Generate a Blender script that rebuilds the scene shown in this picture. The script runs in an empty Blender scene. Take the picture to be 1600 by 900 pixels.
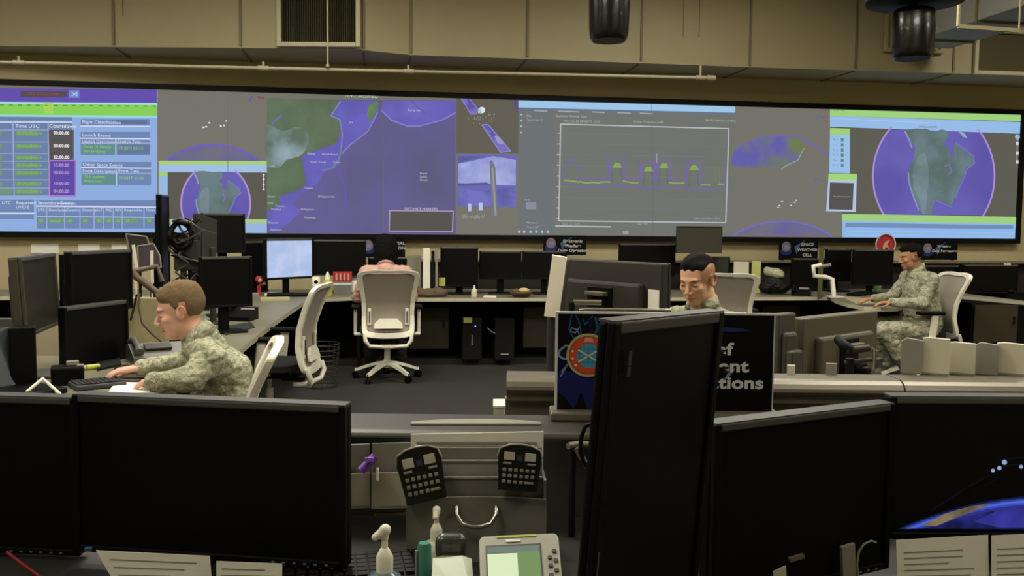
import bpy, bmesh, math, random
import numpy as np
from mathutils import Vector, Matrix, Euler, noise
random.seed(7)
R = math.radians
SC = bpy.context.scene
COL = SC.collection
# ------------------------------------------------------------------ camera
FPX = 1450.0; CAMH = 1.45
YAW, PITCH, ROLL = R(8.54), R(4.14), R(0.55)
cam_rot = Euler((0, 0, -YAW)).to_matrix() @ Euler((math.pi/2 - PITCH, 0, 0)).to_matrix() @ Euler((0, 0, ROLL)).to_matrix()
CAM = Vector((0, 0, CAMH))
cd = bpy.data.cameras.new('camera'); cam = bpy.data.objects.new('camera', cd); COL.objects.link(cam)
cam.location = CAM; cam.rotation_euler = cam_rot.to_euler()
cd.sensor_width = 36; cd.lens = FPX/1600*36; cd.clip_start = .05; cd.clip_end = 100
SC.camera = cam
def ray(px, py): return cam_rot @ Vector(((px-800)/FPX, (450-py)/FPX, -1))
def at_h(px, py, h):
    d = ray(px, py); t = (h-CAMH)/d.z; return CAM + d*t
def at_y(px, py, Y):
    d = ray(px, py); return CAM + d*(Y/d.y)
def at_d(px, py, D): return CAM + ray(px, py)*D      # D: distance along the viewing axis
# ------------------------------------------------------------------ materials
def lin(c):
    r = []
    for v in c[:3]:
        v = v/255
        r.append(v/12.92 if v <= .04045 else ((v+.055)/1.055)**2.4)
    return tuple(r)+(1,)
MATS = {}
def mat(name, rgb, rough=.6, metal=0, spec=.5, vary=0, scale=20, bump=0, bscale=200, trans=0, emis=None, estr=1, alpha=1, coat=0):
    if name in MATS: return MATS[name]
    m = bpy.data.materials.new(name); m.use_nodes = True; nt = m.node_tree; b = nt.nodes['Principled BSDF']
    b.inputs['Base Color'].default_value = lin(rgb); b.inputs['Roughness'].default_value = rough
    b.inputs['Metallic'].default_value = metal; b.inputs['Specular IOR Level'].default_value = spec
    b.inputs['Transmission Weight'].default_value = trans; b.inputs['Alpha'].default_value = alpha
    b.inputs['Coat Weight'].default_value = coat
    if emis: b.inputs['Emission Color'].default_value = lin(emis); b.inputs['Emission Strength'].default_value = estr
    if vary or bump:
        tc = nt.nodes.new('ShaderNodeTexCoord')
    if vary:
        n = nt.nodes.new('ShaderNodeTexNoise'); n.inputs['Scale'].default_value = scale; n.inputs['Detail'].default_value = 4
        nt.links.new(tc.outputs['Object'], n.inputs['Vector'])
        mx = nt.nodes.new('ShaderNodeMix'); mx.data_type = 'RGBA'
        l = lin(rgb)
        mx.inputs[6].default_value = tuple(c*(1-vary) for c in l[:3])+(1,); mx.inputs[7].default_value = tuple(min(1, c*(1+vary)) for c in l[:3])+(1,)
        nt.links.new(n.outputs['Fac'], mx.inputs[0]); nt.links.new(mx.outputs[2], b.inputs['Base Color'])
    if bump:
        n2 = nt.nodes.new('ShaderNodeTexNoise'); n2.inputs['Scale'].default_value = bscale
        nt.links.new(tc.outputs['Object'], n2.inputs['Vector'])
        bp = nt.nodes.new('ShaderNodeBump'); bp.inputs['Strength'].default_value = bump; bp.inputs['Distance'].default_value = .01
        nt.links.new(n2.outputs['Fac'], bp.inputs['Height']); nt.links.new(bp.outputs['Normal'], b.inputs['Normal'])
    MATS[name] = m; return m
def glow(rgb, k=1.0):
    name = 'display_%02x%02x%02x_%d' % (*[int(v) for v in rgb], int(k*100))
    if name in MATS: return MATS[name]
    m = bpy.data.materials.new(name); m.use_nodes = True; nt = m.node_tree; b = nt.nodes['Principled BSDF']
    b.inputs['Base Color'].default_value = (.01, .01, .01, 1); b.inputs['Roughness'].default_value = .6; b.inputs['Specular IOR Level'].default_value = .1
    b.inputs['Emission Color'].default_value = lin(rgb); b.inputs['Emission Strength'].default_value = k
    MATS[name] = m; return m
def glow_noise(name, c1, c2, scale=2, detail=5, lo=.4, hi=.6, k=1.0):
    m = bpy.data.materials.new(name); m.use_nodes = True; nt = m.node_tree; b = nt.nodes['Principled BSDF']
    b.inputs['Base Color'].default_value = (.01, .01, .01, 1); b.inputs['Roughness'].default_value = .6; b.inputs['Specular IOR Level'].default_value = .1
    tc = nt.nodes.new('ShaderNodeTexCoord'); n = nt.nodes.new('ShaderNodeTexNoise'); n.inputs['Scale'].default_value = scale; n.inputs['Detail'].default_value = detail
    nt.links.new(tc.outputs['Object'], n.inputs['Vector'])
    r = nt.nodes.new('ShaderNodeValToRGB'); r.color_ramp.elements[0].position = lo; r.color_ramp.elements[1].position = hi
    r.color_ramp.elements[0].color = lin(c1); r.color_ramp.elements[1].color = lin(c2)
    nt.links.new(n.outputs['Fac'], r.inputs['Fac']); nt.links.new(r.outputs['Color'], b.inputs['Emission Color']); b.inputs['Emission Strength'].default_value = k
    MATS[name] = m; return m
# ------------------------------------------------------------------ mesh builder
class MB:
    def __init__(s): s.v = []; s.f = []; s.mi = []; s.sm = []
    def add(s, vs, fs, m=0, smooth=False, M=None):
        o = len(s.v)
        for p in vs:
            p = Vector(p)
            if M is not None: p = M @ p
            s.v.append(p)
        for f in fs: s.f.append([i+o for i in f]); s.mi.append(m); s.sm.append(smooth)
        return s
    def bm(s, bm, m=0, smooth=False, M=None):
        bm.verts.index_update()
        s.add([v.co.copy() for v in bm.verts], [[v.index for v in f.verts] for f in bm.faces], m, smooth, M); bm.free(); return s
    def box(s, c, d, m=0, bev=0, rot=None, seg=2):
        bm = bmesh.new(); bmesh.ops.create_cube(bm, size=1)
        for v in bm.verts: v.co = Vector((v.co.x*d[0], v.co.y*d[1], v.co.z*d[2]))
        if bev: bmesh.ops.bevel(bm, geom=bm.edges[:], offset=min(bev, min(d)*.49), segments=seg, profile=.5, affect='EDGES')
        M = Matrix.Translation(Vector(c))
        if rot: M = M @ Euler(rot).to_matrix().to_4x4()
        return s.bm(bm, m, False, M)
    def cyl(s, p0, p1, r0, r1=None, n=20, m=0, smooth=True, caps=True):
        r1 = r0 if r1 is None else r1
        return s.lathe([(r0, 0), (r1, 1)], p0, p1, n, m, caps, smooth)
    def lathe(s, prof, p0=(0, 0, 0), p1=None, n=24, m=0, caps=True, smooth=True):
        # prof: (radius, t) with t in metres along z when p1 is None, else 0..1 between p0 and p1
        p0 = Vector(p0)
        if p1 is None: ax = Vector((0, 0, 1)); L = 1
        else: ax = Vector(p1)-p0; L = ax.length; ax.normalize()
        q = ax.to_track_quat('Z', 'Y').to_matrix()
        vs = []; fs = []
        for r, t in prof:
            for i in range(n):
                a = 2*math.pi*i/n
                vs.append(p0 + q @ Vector((r*math.cos(a), r*math.sin(a), t*L)))
        k = len(prof)
        for j in range(k-1):
            for i in range(n):
                fs.append([j*n+i, j*n+(i+1) % n, (j+1)*n+(i+1) % n, (j+1)*n+i])
        s.add(vs, fs, m, smooth)
        if caps:
            s.add([vs[i] for i in range(n)], [list(range(n))[::-1]], m); s.add([vs[(k-1)*n+i] for i in range(n)], [list(range(n))], m)
        return s
    def tube(s, pts, r, n=8, m=0, closed=False, flat=None):
        pts = [Vector(p) for p in pts]; k = len(pts); vs = []; fs = []
        up = None
        for i in range(k):
            a = pts[(i-1) % k] if (closed or i > 0) else pts[i]; b = pts[(i+1) % k] if (closed or i < k-1) else pts[i]
            t = (b-a).normalized()
            if up is None: up = t.orthogonal().normalized()
            up = (up - t*up.dot(t)); up = up.normalized() if up.length > 1e-6 else t.orthogonal().normalized()
            w = t.cross(up)
            rr = r[i] if isinstance(r, (list, tuple)) else r
            for j in range(n):
                an = 2*math.pi*j/n; vs.append(pts[i] + up*rr*math.cos(an) + w*rr*math.sin(an))
        for i in range(k if closed else k-1):
            for j in range(n):
                a = i*n+j; b = i*n+(j+1) % n; i2 = (i+1) % k
                fs.append([a, b, i2*n+(j+1) % n, i2*n+j])
        s.add(vs, fs, m, True)
        if not closed:
            s.add([vs[j] for j in range(n)], [list(range(n))[::-1]], m); s.add([vs[(k-1)*n+j] for j in range(n)], [list(range(n))], m)
        return s
    def prism(s, pts, d, m=0):
        # pts: closed outline (3D), d: extrusion vector
        pts = [Vector(p) for p in pts]; d = Vector(d); n = len(pts)
        vs = pts + [p+d for p in pts]
        fs = [list(range(n))[::-1], [n+i for i in range(n)]] + [[i, (i+1) % n, n+(i+1) % n, n+i] for i in range(n)]
        return s.add(vs, fs, m)
    def ball(s, c, r, m=0, n=16, M=None):
        r = (r, r, r) if not hasattr(r, '__len__') else r
        bm = bmesh.new(); bmesh.ops.create_uvsphere(bm, u_segments=n, v_segments=max(6, n//2), radius=1)
        for v in bm.verts: v.co = Vector((v.co.x*r[0], v.co.y*r[1], v.co.z*r[2]))
        T = Matrix.Translation(Vector(c))
        if M is not None: T = T @ M.to_4x4()
        return s.bm(bm, m, True, T)
    def mesh(s, name):
        me = bpy.data.meshes.new(name); me.from_pydata([tuple(v) for v in s.v], [], s.f)
        me.polygons.foreach_set('material_index', s.mi); me.polygons.foreach_set('use_smooth', s.sm)
        me.update(); return me
    def build(s, name, mats, parent=None, fix=True):
        me = s.mesh(name)
        if fix:
            bm = bmesh.new(); bm.from_mesh(me); bmesh.ops.recalc_face_normals(bm, faces=bm.faces); bm.to_mesh(me); bm.free()
        for m in (mats if isinstance(mats, (list, tuple)) else [mats]): me.materials.append(m)
        o = bpy.data.objects.new(name, me); COL.objects.link(o)
        if parent: o.parent = parent
        return o
def tag(o, label, cat, group=None, kind=None):
    o['label'] = label; o['category'] = cat
    if group: o['group'] = group
    if kind: o['kind'] = kind
    return o
def thing(name, label, cat, loc=(0, 0, 0), rz=0, group=None, rot=None):
    e = bpy.data.objects.new(name, None); COL.objects.link(e); e.location = loc; e.rotation_euler = rot if rot else (0, 0, rz)
    e.empty_display_size = .1
    return tag(e, label, cat, group)
def struct(o): o['kind'] = 'structure'; return o
def dup(root, loc, rz=None, label=None, group=None, rot=None):
    r = root.copy(); COL.objects.link(r); r.location = loc
    if rz is not None: r.rotation_euler = (0, 0, rz)
    if rot is not None: r.rotation_euler = rot
    if label: r['label'] = label
    if group: r['group'] = group
    for ch in list(root.children):
        c = ch.copy(); COL.objects.link(c); c.parent = r
        for g in list(ch.children):
            d = g.copy(); COL.objects.link(d); d.parent = c
    return r
def text_mesh(txt, size, align='CENTER', xs=1.0, bold=0.0, ext=.0005):
    cu = bpy.data.curves.new('text', 'FONT'); cu.body = txt; cu.size = size; cu.align_x = align; cu.align_y = 'CENTER'; cu.extrude = ext; cu.offset = bold; cu.space_character = 1.05
    o = bpy.data.objects.new('t', cu); COL.objects.link(o)
    dg = bpy.context.evaluated_depsgraph_get(); me = bpy.data.meshes.new_from_object(o.evaluated_get(dg))
    vs = [Vector((v.co.x*xs, v.co.y, v.co.z)) for v in me.vertices]; fs = [list(p.vertices) for p in me.polygons]
    bpy.data.objects.remove(o); bpy.data.curves.remove(cu); bpy.data.meshes.remove(me)
    return vs, fs
# text lies in local XZ, reading along +X, front to -Y
TXZ = Matrix(((1, 0, 0, 0), (0, 0, -1, 0), (0, 1, 0, 0), (0, 0, 0, 1)))
# ------------------------------------------------------------------ room shell
YW = 10.5
M_wall = mat('beige_paint', (192, 180, 140), .75, vary=.05, scale=3)
M_duct = mat('duct_paint', (168, 158, 122), .6, vary=.05, scale=2)
M_ceil = mat('ceiling_grey', (165, 160, 140), .9)
M_carpet = mat('charcoal_carpet', (40, 38, 33), .95, vary=.35, scale=90, bump=.6, bscale=260)
XL, XR, YN, ZC = -7.5, 10.0, -2.5, 4.6
def wallbox(name, c, d, m): o = MB().box(c, d).build(name, m); return struct(o)
wallbox('floor', ((XL+XR)/2, (YN+YW)/2, -.05), (XR-XL+.4, YW-YN+.4, .1), M_carpet)
wallbox('ceiling', ((XL+XR)/2, (YN+YW)/2, ZC+.05), (XR-XL+.4, YW-YN+.4, .1), M_ceil)
wallbox('wall_back', ((XL+XR)/2, YW+.1, ZC/2), (XR-XL+.4, .2, ZC), M_wall)
wallbox('wall_front', ((XL+XR)/2, YN-.1, ZC/2), (XR-XL+.4, .2, ZC), M_wall)
wallbox('wall_left', (XL-.1, (YN+YW)/2, ZC/2), (.2, YW-YN, ZC), M_wall)
wallbox('wall_right', (XR+.1, (YN+YW)/2, ZC/2), (.2, YW-YN, ZC), M_wall)
# ceiling light troffers (outside the frame, they light the room)
M_lamp = mat('lamp_diffuser', (230, 225, 205), .5, emis=(255, 240, 205), estr=2.0)
M_white_metal = mat('white_painted_metal', (200, 196, 180), .5)
LAMPS = [(-4.2, 6.9, 1), (-.6, 6.9, 1), (3.0, 6.9, 1), (6.6, 6.9, 1), (-4.2, 3.6, 1.1), (-.6, 3.6, .9), (3.0, 3.6, 1.0), (6.6, 3.6, 1.1), (-1.6, .6, .42), (2.6, .6, .42)]
lampnames = ['far left', 'far left of centre', 'far right of centre', 'far right', 'middle left', 'middle left of centre', 'middle right of centre', 'middle right', 'near left', 'near right']
LP = 90
for (x, y, k), nm in zip(LAMPS, lampnames):
    ZLP = 4.42 if y > 5 else 3.72
    t = thing('ceiling_light', 'white suspended ceiling light panel, %s of the room' % nm, 'light', (x, y, ZLP), group='ceiling lights')
    f = MB()
    for sx in (-1, 1): f.box((sx*.61, 0, 0), (.03, 1.25, .09)); f.box((0, sx*.61, 0), (1.2, .03, .09))
    f.build('frame', M_white_metal, t)
    for sx in (-1, 1): MB().cyl((sx*.6, 0, .03), (sx*.6, 0, ZC-ZLP-.005), .006, n=8).build('suspension_rod', M_white_metal, t)
    MB().box((0, 0, .02), (1.19, 1.19, .01)).build('diffuser', M_lamp, t)
    ld = bpy.data.lights.new('lamp', 'AREA'); ld.shape = 'SQUARE'; ld.size = 1.1; ld.energy = LP*k*(1.05 if y > 5 else .62); ld.color = (1, .95, .85)
    ld.spread = R(165)
    lo = bpy.data.objects.new('lamp', ld); COL.objects.link(lo); lo.location = (x, y, ZLP-.03)
    if y < 5:
        l2 = ld.copy(); l2.energy = LP*k*1.0; lo2 = bpy.data.objects.new('added_uplight', l2); COL.objects.link(lo2); lo2.location = (x, y, ZLP+.08); lo2.rotation_euler = (math.pi, 0, 0)  # added upward light, brightens the ceiling, duct underside and wall above the screen
# ------------------------------------------------------------------ supply duct under the ceiling
ZD = 3.14
dp = [(at_h(px, py, ZD)) for px, py in ((-260, 68), (0, 72), (545, 76), (643, 86), (824, 92), (1172, 105), (1600, 118), (1900, 127))]
dp[0].x = XL+.02; dp[0].y = dp[1].y
t = thing('supply_duct', 'long beige sheet metal duct with vertical seams running above the video wall', 'duct', (0, 0, 0))
b = MB()
outl = [(p.x, p.y, ZD) for p in dp] + [(dp[-1].x, YW-.01, ZD), (XL+.02, YW-.01, ZD)]
b.prism(outl, (0, 0, ZC-.02-ZD)); b.build('duct_body', M_duct, t)
M_seam = mat('duct_seam', (120, 112, 82), .6)
def duct_front(px):   # point of the duct's front face at a pixel column
    best = None
    for a, c in zip(dp[:-1], dp[1:]):
        d = ray(px, 60); n = Vector((c.y-a.y, -(c.x-a.x), 0)); den = n.dot(d)
        if abs(den) < 1e-6: continue
        tt = n.dot(a-CAM)/den; p = CAM+d*tt
        if min(a.x, c.x)-.01 <= p.x <= max(a.x, c.x)+.01: best = (p, math.atan2(c.y-a.y, c.x-a.x))
    return best
for i, px in enumerate((178, 376, 568, 642, 824, 1002, 1172, 1338, 1491)):
    p, an = duct_front(px)
    s_ = MB().box((p.x, p.y-.008, (ZD+ZC)/2), (.022, .02, ZC-ZD-.04), rot=(0, 0, an)).build('seam', M_seam, t)
    MB().box((p.x, (p.y+YW)/2, ZD-.004), (.02, YW-p.y-.02, .012)).build('seam', M_seam, t)
for px in (193, 1067, 1092):
    p, an = duct_front(px)
    MB().box((p.x, p.y-.003, ZD+.75), (.007, .01, .9), rot=(0, 0, an)).build('panel_joint', M_seam, t)
# vents on the duct face
M_frame = mat('vent_frame_paint', (190, 182, 148), .5)
M_slat = mat('vent_slats', (62, 56, 34), .6)
M_dark = mat('vent_inside', (16, 15, 9), .9)
def vent(name, lab, x0, x1, y0, y1, n, fcol=M_frame, inner=M_dark):
    pa, an = duct_front(min((x0+x1)/2, 530)) if x1 < 600 else duct_front((x0+x1)/2); Y = pa.y-.035
    a = at_y(x0, y1, Y); c = at_y(x1, y0, Y); w = c.x-a.x; h = c.z-a.z
    t = thing(name, lab, 'vent', ((a.x+c.x)/2, Y, (a.z+c.z)/2), an)
    f = MB(); fw = .045
    for sx in (-1, 1): f.box((sx*(w/2-fw/2), 0, 0), (fw, .05, h), bev=.006); f.box((0, 0, sx*(h/2-fw/2)), (w-2*fw, .05, fw), bev=.006)
    f.build('frame', fcol, t)
    MB().box((0, .02, 0), (w-.05, .01, h-.05)).build('backing', inner, t)
    if n:
        s_ = MB()
        for i in range(n):
            x = -w/2+fw+(i+.5)*(w-2*fw)/n
            s_.box((x, .0, 0), (.006, .03, h-2*fw-.004), rot=(0, 0, R(35)))
        s_.build('slats', M_slat, t)
    return t
vent('air_vent', 'dark slatted return air vent in a light frame near the top left', 431, 564, -60, 71, 34)
vent('air_vent', 'brown air vent in a light frame at the far right above the video wall', 1522, 1660, 50, 116, 0, inner=mat('vent_brown', (78, 70, 42), .8))
vent('access_panel', 'beige duct access panel with a thin frame behind the right hanging speaker', 1381, 1478, -40, 81, 0, fcol=M_duct, inner=M_duct)['category'] = 'panel'
# branch duct coming towards the camera
a = at_y(1397, 75, 9.5); c = at_y(1478, 75, 9.5)
t = thing('branch_duct', 'grey branch duct coming off the supply duct at the top right', 'duct', ((a.x+c.x)/2, 8.1, a.z))
MB().box((0, 0, .4), (c.x-a.x, 2.65, .8), bev=.01).cyl((0, -1.0, .75), (0, -1.0, 1.17), .012).cyl((0, .8, .75), (0, .8, 1.17), .012).build('duct_body', mat('duct_grey', (150, 150, 140), .5), t)
for yy in (-.9, 0, .9): MB().box((0, yy, .395), (c.x-a.x+.03, .03, .83)).build('flange', M_seam, t)
# sprinkler pipe and conduits
M_pipe = mat('pipe_paint', (160, 152, 124), .45)
p0 = at_y(-160, 94, 9.15); p1 = at_y(1110, 122, 9.15)
t = thing('sprinkler_pipe', 'thin cream sprinkler pipe running along just under the duct', 'pipe', (0, 0, 0))
MB().cyl(p0, p1, .017).build('pipe_run', M_pipe, t)
MB().cyl(p1-Vector((.04, 0, 0)), p1+Vector((.05, 0, 0)), .028).build('end_cap', M_pipe, t)
q = at_y(1092, 108, 9.15)
for px in (10, 372, 600, 1092):
    qq = p0.lerp(p1, (px+160)/1270)
    MB().cyl(qq, qq+Vector((0, 0, .12 if px == 1092 else .06)), .012).cyl(qq-Vector((.05, 0, 0)), qq+Vector((.05, 0, 0)), .024).build('fitting', M_pipe, t)
MB().cyl(p0, (p0.x, p0.y, 4.5), .024).build('riser', M_pipe, t)
g = at_y(512, 103, 9.12)
tag(MB().cyl((g.x, g.y, g.z), (g.x, g.y, ZC-.01), .009).ball(g, .02).build('vertical_conduit', M_pipe), 'thin vertical cream conduit hanging in front of the dark slatted vent', 'pipe')
e = thing('hanging_conduit', 'light painted conduit bracket hanging at the top right corner beside the branch duct', 'pipe', (0, 0, 0))
h0 = at_d(1497, 41, 7.2); h1 = at_d(1592, 48, 7.2)
MB().box((h0+h1)/2, ((h1-h0).length, .03, .03), rot=(0, math.atan2(h0.z-h1.z, (h1-h0).xy.length), math.atan2(h1.y-h0.y, h1.x-h0.x))).build('crossbar', M_frame, e)
MB().cyl(h0, (h0.x, h0.y, ZC-.01), .014).cyl(h1, (h1.x, h1.y, ZC-.01), .006).build('drop_rod', M_frame, e)
# hanging speakers
M_gloss = mat('glossy_black_plastic', (8, 8, 8), .28, coat=.3)
M_matte = mat('matte_black', (12, 12, 11), .6, spec=.25)
def speaker(px, ytop, ybot, D, lab):
    c = at_d(px, ybot, D); zt = at_d(px, ytop, D).z; h = zt-c.z
    t = thing('pendant_speaker', lab, 'speaker', (c.x, c.y, c.z), group='black pendant speakers under the ceiling')
    r = 32*D/FPX
    MB().lathe([(.6*r, 0), (.86*r, .006), (.93*r, .03), (.97*r, .07), (r, h*.5), (.99*r, h-.05), (.9*r, h-.015), (.6*r, h)], n=40).build('housing', M_gloss, t)
    MB().lathe([(.8*r, -.004), (.8*r, .01)], n=32).build('grille', mat('speaker_grille', (30, 28, 22), .5, bump=.5, bscale=400), t)
    MB().cyl((0, 0, h-.01), (0, 0, ZC-c.z-.02), .02).build('suspension_rod', M_matte, t)
    MB().lathe([(.1, 0), (.32, .01), (.33, .05), (.2, .09)], p0=(0, 0, at_d(px, 9, D).z-c.z if ytop > 0 else ZC-c.z-.2), n=32).build('canopy', M_matte, t)
    return t
speaker(951, -50, 64, 6.5, 'black pendant speaker hanging at the top centre, left of the pair')
speaker(1425.5, 13, 92, 6.5, 'black pendant speaker hanging at the top right under a dark round canopy')
# ------------------------------------------------------------------ video wall
YS = 10.42     # plane of the picture
vw = thing('video_wall', 'huge black-framed video wall of maps, charts and globes along the back wall', 'video wall', (0, 0, 0))
def S(px, py, k=0): return at_y(px, py, YS-.0015*k)
tl = at_y(0, 132, YS); bl = at_y(0, 364, YS); tr = at_y(1591, 180, YS); br = at_y(1589, 371, YS)
ZT = (tl.z+tr.z)/2; ZB = (bl.z+br.z)/2; XR_ = (tr.x+br.x)/2; XL_ = tl.x-1.5
M_scrframe = mat('screen_frame_black', (8, 8, 8), .5, spec=.2)
f = MB(); fw = .06
f.box(((XL_+XR_)/2, YS+.005, ZT+fw/2), (XR_-XL_+2*fw, .07, fw)); f.box(((XL_+XR_)/2, YS+.005, ZB-fw/2), (XR_-XL_+2*fw, .07, fw))
for x in (XL_-fw/2, XR_+fw/2): f.box((x, YS+.005, (ZT+ZB)/2), (fw, .07, ZT-ZB))
f.box(((XL_+XR_)/2, YS+.045, (ZT+ZB)/2), (XR_-XL_+.1, .045, ZT-ZB+.1))
f.build('frame', M_scrframe, vw)
GREY = (116, 113, 105)
MB().box(((XL_+XR_)/2, YS+.01, (ZT+ZB)/2), (XR_-XL_, .02, ZT-ZB)).build('projection_surface', glow(GREY), vw)
# interpolating "screen coordinates" of the sloping picture: y given at column x
def fit(px, v):   # v 0 top .. 1 bottom of the picture at column px
    zt = ZT; zb = ZB
    # column px -> world x on the screen plane at mid height
    x = at_y(px, 260, YS).x
    return x, zt+(zb-zt)*v
def csm(P, n=3):
    out = []; N = len(P)
    for i in range(N):
        p = [P[(i+k-1) % N] for k in range(4)]
        for j in range(n):
            t = j/n; out.append(tuple(.5*(2*p[1][a]+(p[2][a]-p[0][a])*t+(2*p[0][a]-5*p[1][a]+4*p[2][a]-p[3][a])*t*t+(3*p[1][a]-p[0][a]-3*p[2][a]+p[3][a])*t**3) for a in (0, 1)))
    # a little coastline roughness
    return [(x+.5*math.sin(x*1.7+y*2.3), y+.5*math.sin(x*2.1-y*1.3)) for x, y in out]
class Win:
    """A window of the picture: polygons given by pixel, each on its own thin layer."""
    def __init__(s, name): s.mb = MB(); s.mats = []; s.name = name; s.k = 1
    def m(s, mt):
        if mt not in s.mats: s.mats.append(mt)
        return s.mats.index(mt)
    def poly(s, pts, rgb, k=None, mt=None):
        mt = mt or glow(rgb); k = k or s.k
        P = [S(x, y, k) for x, y in pts]
        for p in P: p.z = min(max(p.z, ZB+.002), ZT-.002); p.x = min(p.x, XR_-.002)
        s.mb.prism(P, (0, .001, 0), s.m(mt)); return s
    def rect(s, x0, y0, x1, y1, rgb, k=None, sl=0.0, mt=None):
        # sl: slope of horizontal edges (px per px), the picture's rows tilt a little
        d = (x1-x0)*sl
        return s.poly([(x0, y0), (x1, y0+d), (x1, y1+d), (x0, y1)], rgb, k, mt)
    def line(s, pts, w, rgb, k=None, closed=False):
        mt = glow(rgb); k = k or s.k
        P = [S(x, y, k) for x, y in pts]
        n = len(P); hw = w/2*10.5/FPX
        for i in range(n if closed else n-1):
            a, b = P[i], P[(i+1) % n]; d = (b-a)
            if d.length < 1e-6: continue
            d.normalize(); nn = Vector((-d.z, 0, d.x))*hw; e = d*hw*.4
            s.mb.prism([a-e+nn, b+e+nn, b+e-nn, a-e-nn], (0, .001, 0), s.m(mt))
        return s
    def text(s, txt, px, py, hpx, rgb, align='LEFT', k=None, xs=1.0, bold=.0):
        k = k or s.k+2; size = hpx*10.6/FPX*1.18
        vs, fs = text_mesh(txt, size, align, xs, bold*size)
        p = S(px, py, k); s.mb.add(vs, fs, s.m(glow(rgb)), False, Matrix.Translation(p) @ TXZ); return s
    def build(s): return s.mb.build(s.name, s.mats, vw, fix=False)
SL = .012
# --- left: launch table
w = Win('table_window'); BLU = (140, 172, 222); CELL = (104, 127, 165); HEAD = (108, 132, 178)
w.rect(-260, 134, 246, 380, BLU, 1, 0)
w.rect(-260, 134, 245, 157, (97, 77, 172), 2, .008); w.rect(32, 142, 105, 151, (82, 74, 78), 3, .008); w.text('COUNTDOWN', 68, 147, 5, (150, 70, 80), 'CENTER', 4)
w.rect(108, 141, 124, 153, (110, 130, 200), 3); w.line([(112, 144), (120, 150), (120, 144), (112, 150)], 1.5, (160, 190, 235), 4)
w.rect(-260, 157, 245, 160, (165, 220, 235), 3, .008); w.rect(-260, 160, 245, 177, (133, 205, 88), 3, .008); w.rect(-260, 177, 245, 180, (150, 215, 225), 3, .008)
w.rect(68, 161, 83, 177, (165, 210, 90), 4)
for x in range(0, 240, 14): w.rect(x, 163+x*.008, x+6, 165+x*.008, (80, 160, 60), 4)
w.rect(-260, 182, 113, 306, CELL, 2)
w.rect(-260, 189, 113, 192, (190, 205, 235), 3)
w.text('Time UTC', 24, 197, 6, (210, 220, 245), k=4); w.text('Countdown', 77, 197, 6, (230, 235, 250), k=4)
w.rect(76, 203, 115, 251, (84, 80, 80), 3); w.rect(77, 251, 118, 306, (92, 72, 165), 3)
w.line([(77, 251), (118, 251), (118, 306), (77, 306)], 2, (165, 120, 190), 4, True)
rows = [208, 228, 246, 258, 270, 287, 299]
times = ['00:00:00', '00:00:00', '22:00:00', '15:00:00', '08:00:00', '10:00:00', '04:00:00']
for i, y in enumerate(rows):
    w.rect(24, y-3, 60, y+4, (110, 150, 105), 3); w.text('2012/06/20 04:10', 26, y, 4.5, (138, 190, 100), k=4, xs=.85)
    w.rect(-40, y-3, 3 if i < 6 else 18, y+4, (112, 150, 108), 3); w.text('LAUNCH 07', -36, y, 4.5, (138, 190, 100), k=4)
    w.text(times[i], 96, y, 5, (245, 245, 250) if i < 3 else (190, 150, 205), 'CENTER', k=6, bold=.02)
for y in (203, 222, 240, 252, 265, 281, 294, 306): w.line([(-260, y), (76, y)], 1.2, (150, 165, 200), 4)
for x in (20, 75): w.line([(x, 190), (x+2, 306)], 1.2, (165, 180, 215), 4)
w.rect(126, 186, 234, 196, HEAD, 2); w.text('Flight Classification', 128, 190.5, 5.5, (220, 228, 245), k=4); w.rect(181, 188, 230, 194, (95, 110, 150), 3); w.line([(126, 197), (234, 197.5)], 1.6, (205, 215, 240), 3)
w.rect(126, 206, 234, 242, HEAD, 2); w.text('Launch Events', 128, 211, 5.5, (215, 225, 245), k=4); w.line([(126, 216), (234, 217)], 1.8, (210, 220, 245), 3)
w.text('Launch Description', 128, 221, 5, (220, 228, 245), k=4); w.text('Launch Time', 184, 221, 5, (220, 228, 245), k=4)
w.rect(128, 226, 180, 241, (96, 140, 140), 3); w.rect(184, 226, 234, 241, (98, 118, 150), 3); w.text('Delta IV Heavy', 130, 229, 5, (140, 205, 90), k=4); w.text('Vandenberg', 130, 236, 5, (140, 205, 90), k=4); w.text('20 JUN 04:10', 185, 231, 5, (140, 200, 95), k=4)
w.rect(127, 253, 236, 289, HEAD, 2); w.text('Other Space Events', 129, 257, 5.5, (215, 225, 245), k=4); w.line([(127, 262), (236, 263)], 1.8, (210, 220, 245), 3)
w.text('Event Description', 129, 267, 5, (220, 228, 245), k=4); w.text('Event Time', 185, 267, 5, (220, 228, 245), k=4)
w.rect(129, 273, 181, 288, (96, 140, 140), 3); w.text('TLE update', 131, 276, 5, (140, 205, 90), k=4); w.text('Maneuver', 131, 283, 5, (140, 205, 90), k=4); w.text('NIGHT 14:00', 186, 278, 5, (140, 200, 95), k=4)
w.line([(181, 218), (181, 242)], 1.4, (190, 205, 235), 5); w.line([(182, 265), (182, 289)], 1.4, (190, 205, 235), 5); w.line([(127, 224), (234, 224)], 1.2, (165, 180, 215), 5); w.line([(128, 271), (236, 271)], 1.2, (165, 180, 215), 5)
w.rect(-260, 312, 53, 342, HEAD, 2); w.text('Requested', 25, 317, 5, (225, 230, 245), k=4); w.text('UTC/Z', 25, 324, 5, (225, 230, 245), k=4); w.text('UTC', 3, 317, 5, (225, 230, 245), k=4); w.line([(-260, 333), (53, 333.5)], 2.2, (205, 215, 240), 4)
w.rect(57, 313, 245, 357, HEAD, 2); w.text('Secondary Events', 59, 317, 5.5, (225, 230, 245), k=4); w.line([(90, 318), (118, 318.5)], 1.2, (205, 215, 240), 4)
w.line([(57, 322), (245, 324)], 2.2, (205, 215, 240), 4)
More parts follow.
